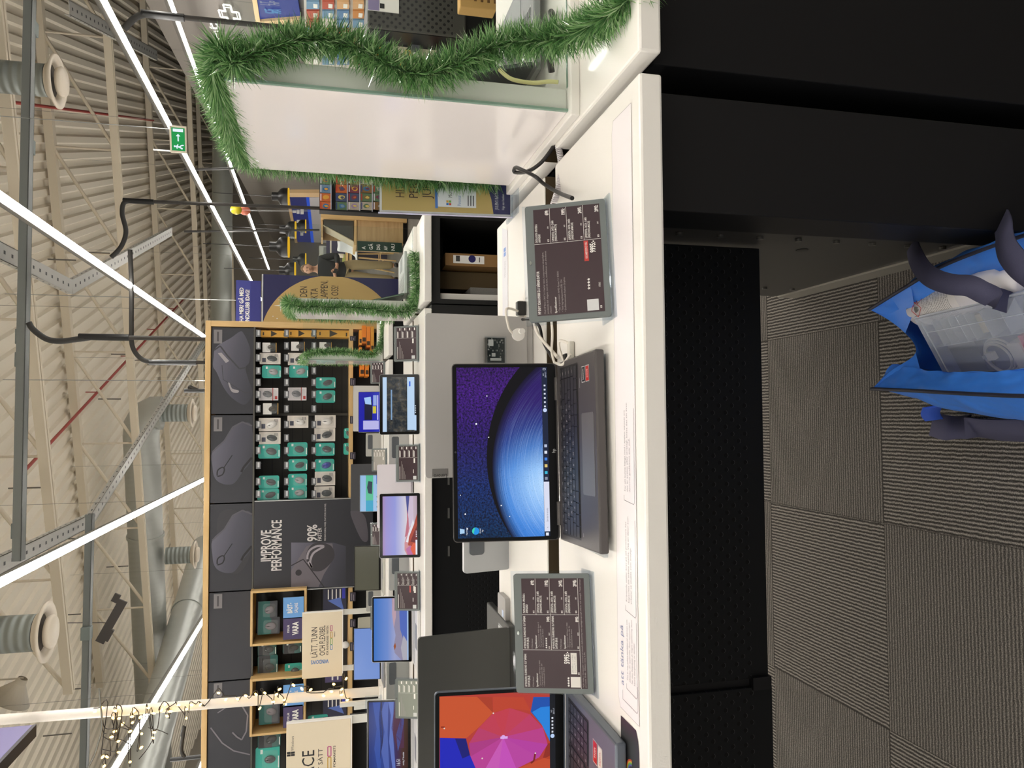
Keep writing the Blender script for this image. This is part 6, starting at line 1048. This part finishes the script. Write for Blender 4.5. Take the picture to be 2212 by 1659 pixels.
# perforated black gondola end with shelves, near right
PG = NT('perforated_grey_steel'); _o = PG.xyz(PG.co('Object')); PG.base(perf_nodes(PG, _o, .0148, .05, .40, .36, '3F3E39', '050505', '3F3E39'), .5); PG = PG.m
YP = 2.75; a = aY(990, 78, YP); b = aY(797, -60, YP); t = thing('shop_shelf', 'black perforated shelf unit behind the glass case at the upper right', 'shelf unit', (a.x, YP, 0)); W = b.x-a.x
MB(PG).box(0, 0, 0, W, .02, .36).build('side_panel', t, loc=(0, 0, a.z-.03), bevel=.006); MB(BLK).box(0, .02, 0, W, .6, b.z).build('body', t)
xs0 = aY(840, 165, YP+.3).x-a.x
MB(mat('17171A', .5)).box(xs0, .55, 0, 0, .57, b.z-.02).box(xs0, .3, .05, 0, .56, .08).build('pegboard', t)
for k, v in enumerate((833, 897, 957)):
    z = aY(v, 100, YP+.1).z; MB(mat('141416', .5)).box(xs0, .12, z-.012, -.005, .55, z).build('shelf', t); MB(WHITE2).box(xs0, .10, z-.012, -.03, .115, z+.008).build('shelf_rail', t); MB(mat('4E4C58', .4)).box(-.03, .095, z-.016, -.003, .115, z+.014).build('price_clip', t); MB(CREAM).ext([(-.004, z-.014), (-.10, z-.014), (-.014, z-.075), (-.004, z-.085)], .12, .124).build('bracket', t)
q = aY(862, 30, YP-.01); tag(MB(PAPER).box(0, 0, 0, .24, .004, abs(aY(795, 0, YP).z-aY(862, 0, YP).z)).use(mat('8A7FA8', .5)).rect(.0, .07, .24, .11, -.001).use(mat('6a6a70', .5)).rect(.1, .05, .2, .053, -.001).rect(.1, .04, .18, .043, -.001).rect(.14, .015, .16, .018, -.001).use(BLK).rect(.01, .052, .028, .068, -.001).build('info_sheet', loc=(aY(862, 30, YP).x, YP-.0045, q.z)), 'white info sheet fixed on the perforated shelf panel', 'sheet')
for k, (v, ya, yb, c, lab) in enumerate(((833, 105, 88, 'E2962E', 'orange box standing on the top shelf behind the garland'), (833, 87, 70, 'D9A83A', 'amber box on the top shelf beside the orange one'), (897, 150, 112, 'E8C24A', 'yellow chocolate box with red lettering on the middle shelf'), (957, 160, 130, 'A8562E', 'brown box on the lowest shelf behind the garland'))):
    z = aY(v, 100, YP+.1).z; x0, x1 = aY(v, ya, YP+.14).x, aY(v, yb, YP+.14).x; h = (.03, .032, .045, .04)[k]; m = MB(mat(c, .45)).box(0, 0, 0, x1-x0, .12, h)
    if k == 2: m.use(RED).text('TOBLERONE', .006, h*.35, .013, -.001, W=x1-x0-.012, bold=.02)
    tag(m.build('product_box', loc=(x0, YP+.13, z+.0005)), lab, 'box', 'boxes on the black shelves')
p = aY(1016, 16, 2.2); zb_ = aY(1072, 10, 2.2).z; t = thing('cardboard_box', 'brown cardboard box with printed text at the right picture edge', 'box', (p.x, 2.2, zb_)); hz = aY(994, 16, 2.2).z-zb_; MB(mat('C39A5C', .7)).box(0, 0, 0, .4, .05, hz).build('box', t, bevel=.003); m = MB(mat('6b4a22', .6)); [m.rect(.02, hz-.05-.02*k, .12-.02*(k % 3), hz-.042-.02*k, -.001) for k in range(6)]; m.build('print', t)
# laptops inside the glass cases (turned to the right)
def case_kb(t, z): return keyboard(t, -.13, .13, -.115, -.02, z, mat('4b4c50', .45), None, False, mat('B5B6BA', .5))
for (x, y, z), lab, bc, lc in (((.66, 1.50, CT+.03), 'grey laptop standing turned sideways in the front glass case', '8C8C90', '55575b'), ((.605, 3.86, CT+.032), 'silver laptop with a green reflection painted on its lid standing sideways in the second glass case', 'BFC3C4', '66786e')):  # second lid's green is a reflection put into its colour
    st = tag(MB(mat('D5D6D6', .3)).box(x+.01, y-.1, CT+.0165, x+.19, y+.1, z-.0005).build('laptop_stand'), 'pale plinth under the '+lab.split(' standing')[0]+(' in the front glass case' if y < 2 else ' in the second glass case'), 'stand'); laptop(lab, .30, .205, .195, (x, y, z), pi/2, 14, bc, lc, None, (.006, .006, .012, 1), 'laptops in glass cases', case_kb if y < 2 else None, .014, metal=.3)
cable('yellow_cable', [(.585, 1.262, .955), (.588, 1.27, .97), (.592, 1.29, .995), (.60, 1.3, 1.03), (.62, 1.31, 1.05)], .0038, mat('E4DDA0', .4), 'pale yellow cable curving inside the front glass case')
cable('black_cable', [(.62, 1.30, .955), (.65, 1.28, .965), (.70, 1.27, .962), (.73, 1.30, .955)], .006, BC, 'black cable end lying inside the front glass case')
# bench, chairs, pendant lamps
YB = 16.5; q = lambda x, y, Y=YB: aY(x, y, Y); a, b = q(760, 600), q(745, 500); t = thing('wall_bench', 'light wood bench top behind the standing person', 'bench', (a.x, YB, 0))
MB(WOODX).box(0, 0, a.z, b.x-a.x, .6, a.z+.05).box(0, .05, a.z+.075, b.x-a.x, .6, a.z+.12).build('bench_top', t); MB(WOODZ).box(.02, .05, 0, .08, .55, a.z).box(b.x-a.x-.08, .05, 0, b.x-a.x-.02, .55, a.z).build('legs_frame', t)
a, b = q(722, 562, 17.2), q(705, 498, 17.2); t = thing('display_board', 'dark navy board with small white lettering above the bench', 'sign', (a.x, 17.2, 0)); MB(mat('3C3B58', .5)).box(0, 0, 0, b.x-a.x, .05, b.z).build('board', t); MB(TXW).rect(.1, a.z+.06, .45, a.z+.09, -.002).rect(.55, a.z+.06, .65, a.z+.09, -.002).build('lettering', t)
for x0, x1, y0, y1, c, lab, cat in ((689, 707, 524, 549, 'B9BDBA', 'pale grey appliance standing above the navy board', 'appliance'), (692, 728, 551, 572, '9DAA62', 'olive green divider behind the person, upper part', 'divider'), (716, 745, 549, 590, 'A2AF68', 'olive green divider beside the white bottle', 'divider')):
    a, b = q(x1, y1, 17), q(x0, y0, 17); m = MB(mat(c, .5)).box(0, 0, 0, b.x-a.x, .05 if cat == 'divider' else .3, b.z-a.z+(0 if cat != 'divider' else 0))
    if cat == 'divider': m.use(DGREY).rect(.06, .06, b.x-a.x-.06, (b.z-a.z)*.6, -.002)
    else: m.use(MGREY).rect(.03, .02, b.x-a.x-.03, .08, -.002)
    tag(m.build(cat, loc=(a.x, 16.95 if cat == 'divider' else 17.3, a.z)), lab, cat)
a = q(751, 553, 16.7); tag(MB(WHITE2).lathe([(0, 0), (.045, 0), (.045, .1), (.03, .13), (.015, .14), (.02, .19), (0, .19)], 14).build('bottle', loc=(a.x, 16.7, q(748, 553).z+.05)), 'white bottle standing on the wood bench', 'bottle')
def chair(x, y, rz, lab):
    t = thing('shell_chair', lab, 'chair', (x, y, 0), rz, 'white shell chairs'); sh = MB(mat('D3D6D8', .4)); rr_ = [[V((u*.23*(1-.15*abs(v)), .2-.42*((v+1)/2) if v < .6 else -.2-.03*(v-.6), .72+.02*u*u+(.0 if v < .55 else (v-.55)*.85))) for u in (-1, -.5, 0, .5, 1)] for v in (-1, -.6, -.2, .2, .5, .7, .85, 1)]; loft(sh, rr_)
    o = sh.build('seat_shell', t, sub=1); s = o.modifiers.new('s', 'SOLIDIFY'); s.thickness = .015
    for a_, b_ in ((-1, -1), (1, -1), (-1, 1), (1, 1)): MB(WOODZ).cyl((a_*.14, b_*.13, .715), (a_*.22, b_*.22, 0), .018, .013, 10).build('leg', t)
    MB(WOODZ).cyl((-.19, .18, .25), (.19, .18, .25), .01, n=6).cyl((-.19, -.18, .25), (.19, -.18, .25), .01, n=6).cyl((-.19, -.18, .3), (-.19, .18, .3), .01, n=6).cyl((.19, -.18, .3), (.19, .18, .3), .01, n=6).build('stretcher', t)
a = aY(860, 556, 15.2); chair(a.x, 15.2, R(110), 'white shell chair with wooden legs beside the standing person')
a = aY(860, 520, 15.9); chair(a.x, 15.9, R(70), 'second white shell chair half hidden behind the oak service desk')
def lamp(x, y, wpx, lab):
    D = .43; Y = D*1662/wpx; c = aY(x, y, Y); t = thing('pendant_lamp', lab, 'pendant lamp', c, 0, 'black pendant lamps'); r = D/2; bk = mat('161617', .38, name='lamp_black', spec=.35); n_prof = [(r*.46, r*1.75), (r*.46, r*1.15), (r*.55, r*1.05), (r*.8, r*.88), (r*.94, r*.7), (r, r*.5), (r, 0)]
    MB(bk).lathe([(0, r*1.76), (r*.44, r*1.76)]+n_prof, 28).build('shade', t); MB(mat('F0BC28', .4, emit=.8, name='lamp_yellow_glow')).lathe([(r*1.003, .01), (r*1.003, -.022), (r*.965, -.022), (r*.95, r*.5), (r*.5, r*1.0), (0, r*1.05)], 28).build('glowing_yellow_inside', t); MB(mat('FFD98A', .4, emit=12, name='lamp_bulb')).ball((0, 0, r*.55), .035).build('bulb', t); MB(BLK).cyl((0, 0, r*1.75), (0, 0, r*1.75+1.3), .008, n=6).build('cord', t)  # yellow shade inside and rim glow by themselves, standing for bulb light
for x, y, w, l in ((623, 426, 38, 'black pendant lamp highest on the right, above the game rack'), (638, 497, 36, 'black pendant lamp right of centre over the oak desk'), (660, 489, 28, 'small far black pendant lamp lowest behind the desk'), (623, 534, 43, 'largest black pendant lamp in the middle of the group'), (660, 562, 29, 'small far black pendant lamp above the person'), (637, 585, 36, 'black pendant lamp partly hidden by the navy banner')): lamp(x, y, w, l)
# folded laptop edge lying right of the second case: grey tool on the counter
a = aY(855, 608, 4.6); m = MB(DGREY); m.M = Matrix.Rotation(R(-25), 4, 'Y'); m.box(-.07, 0, 0, .08, .1, .014).use(STEEL); m.box(-.09, .0, .0, -.07, .1, .012); m.M = Matrix()
# ================================================================ standing person
def skin(name, nodes, edges, mt, par, sub=2):
    me = bpy.data.meshes.new(name); me.from_pydata([n[0] for n in nodes], edges, []); o = bpy.data.objects.new(name, me); C.objects.link(o); o.parent = par; me.materials.append(mt)
    s = o.modifiers.new('skin', 'SKIN'); s.use_smooth_shade = True
    for i, n in enumerate(nodes): me.skin_vertices[0].data[i].radius = n[1]; me.skin_vertices[0].data[i].use_root = (i == 0)
    q = o.modifiers.new('sub', 'SUBSURF'); q.levels = q.render_levels = sub
    return o
SK = mat('C6977C', .5, name='skin'); a = aY(860, 588, 14.5); ps = thing('person', 'person in a black jacket and beige trousers looking down at a phone, beside the banner', 'person', (a.x, 14.5, 0), R(-14))
B = [((0, 0, .98), (.13, .10)), ((0, 0, 1.15), (.12, .085)), ((0, .01, 1.36), (.15, .095)), ((0, .01, 1.47), (.06, .06)), ((0, -.01, 1.53), (.052, .055)), ((0, -.03, 1.62), (.07, .085)), ((0, -.02, 1.70), (.068, .082)),
     ((.10, 0, .90), (.085, .09)), ((.11, -.02, .50), (.055, .06)), ((.12, .02, .09), (.036, .042)), ((.13, -.13, .03), (.035, .025)), ((-.10, 0, .90), (.085, .09)), ((-.12, -.04, .50), (.055, .06)), ((-.13, .0, .09), (.036, .042)), ((-.14, -.15, .03), (.035, .025)),
     ((.20, .01, 1.41), (.055, .06)), ((.25, -.02, 1.14), (.042, .045)), ((.09, -.24, 1.13), (.03, .028)), ((.04, -.27, 1.14), (.036, .016)), ((-.20, .01, 1.41), (.055, .06)), ((-.25, -.02, 1.14), (.042, .045)), ((-.07, -.25, 1.17), (.03, .028)), ((-.02, -.28, 1.18), (.036, .016))]
E_ = [(0, 1), (1, 2), (2, 3), (3, 4), (4, 5), (5, 6), (0, 7), (7, 8), (8, 9), (9, 10), (0, 11), (11, 12), (12, 13), (13, 14), (2, 15), (15, 16), (16, 17), (17, 18), (2, 19), (19, 20), (20, 21), (21, 22)]
skin('body', B, E_, SK, ps)
gk = 1.22; jk = [((0, 0, .84), (.17, .135)), ((0, 0, 1.15), (.16, .12)), ((0, .01, 1.36), (.185, .125)), ((0, .01, 1.47), (.085, .085)), ((.20, .01, 1.41), (.078, .08)), ((.27, -.02, 1.13), (.062, .062)), ((.12, -.22, 1.12), (.045, .045)), ((-.20, .01, 1.41), (.078, .08)), ((-.27, -.02, 1.13), (.062, .062)), ((-.10, -.23, 1.16), (.045, .045))]
skin('jacket', jk, [(0, 1), (1, 2), (2, 3), (2, 4), (4, 5), (5, 6), (2, 7), (7, 8), (8, 9)], mat('141416', .7, name='black_jacket'), ps)
tr = [((0, 0, 1.08), (.15, .115)), ((.105, 0, .86), (.105, .11)), ((.115, -.02, .50), (.082, .085)), ((.125, .01, .08), (.07, .075)), ((-.105, 0, .86), (.105, .11)), ((-.125, -.04, .50), (.082, .085)), ((-.135, -.01, .08), (.07, .075))]
skin('trousers', tr, [(0, 1), (1, 2), (2, 3), (0, 4), (4, 5), (5, 6)], mat('A5936C', .7, name='beige_trousers'), ps)
m = MB(SK).ball((0, -.035, 1.645), .076, .098, .115, 18).ball((0, -.128, 1.625), .014, .02, .022, 8); m.ball((.078, -.02, 1.64), .012, .022, .032, 8).ball((-.078, -.02, 1.64), .012, .022, .032, 8).build('head', ps)
m = MB(mat('6E5238', .7, name='short_brown_hair')); m.ball((0, -.015, 1.672), .083, .10, .108, 18); o = m.build('hair', ps)
for v in o.data.vertices:
    if v.co.z < 1.70 and v.co.y < -.05: v.co.y = -.045+(v.co.y+.05)*.1
    if v.co.z < 1.62: v.co.z = 1.62
MB(mat('2A211E', .4)).ball((.028, -.124, 1.65), .012, .006, .005, 8).ball((-.028, -.124, 1.65), .012, .006, .005, 8).build('eyes', ps); MB(mat('8E554A', .5)).ball((0, -.125, 1.583), .022, .008, .006, 8).build('mouth', ps); MB(mat('5a4230', .7)).box(.012, -.131, 1.666, .046, -.122, 1.672).box(-.046, -.131, 1.666, -.012, -.122, 1.672).build('eyebrows', ps)
for sx, hx_, hy, hz_ in ((1, .04, -.27, 1.14), (-1, -.02, -.28, 1.18)):
    for k in range(4): skin('finger', [((hx_+sx*.01, hy, hz_-.02+.016*k), (.011, .011)), ((hx_-sx*.025, hy-.03, hz_-.02+.017*k), (.009, .009)), ((hx_-sx*.05, hy-.02, hz_-.015+.016*k), (.008, .008))], [(0, 1), (1, 2)], SK, ps, 1)
    skin('thumb', [((hx_+sx*.01, hy-.01, hz_+.03), (.012, .012)), ((hx_-sx*.015, hy-.045, hz_+.05), (.010, .010)), ((hx_-sx*.03, hy-.05, hz_+.045), (.009, .009))], [(0, 1), (1, 2)], SK, ps, 1)
for s in (1, -1): MB(BLK).ball((.13*s, -.09, .045), .05, .14, .05, 12).build('shoe', ps)
t = thing('phone', 'phone held in both hands by the person in black', 'phone', (a.x, 14.5, 0), R(-14)); m = MB(BLK); m.M = Matrix.Translation((.0, -.325, 1.17)) @ Matrix.Rotation(R(-40), 4, 'X'); m.box(-.04, -.005, -.06, .04, .005, .09); m.M = Matrix(); m.build('body', t)
# ================================================================ light and picture settings
w = bpy.data.worlds.new('world'); bpy.context.scene.world = w; w.use_nodes = True; w.node_tree.nodes['Background'].inputs[0].default_value = lin('F4F1EC'); w.node_tree.nodes['Background'].inputs[1].default_value = .65
sc = bpy.context.scene; vs_ = sc.view_settings; vs_.view_transform = 'Standard'; vs_.look = 'None'; vs_.exposure = 0; vs_.gamma = 1; vs_.use_curve_mapping = False
sc.cycles.use_denoising = True; sc.cycles.max_bounces = 8; sc.cycles.diffuse_bounces = 4; sc.cycles.glossy_bounces = 3; sc.cycles.transparent_max_bounces = 12; sc.cycles.sample_clamp_indirect = 6
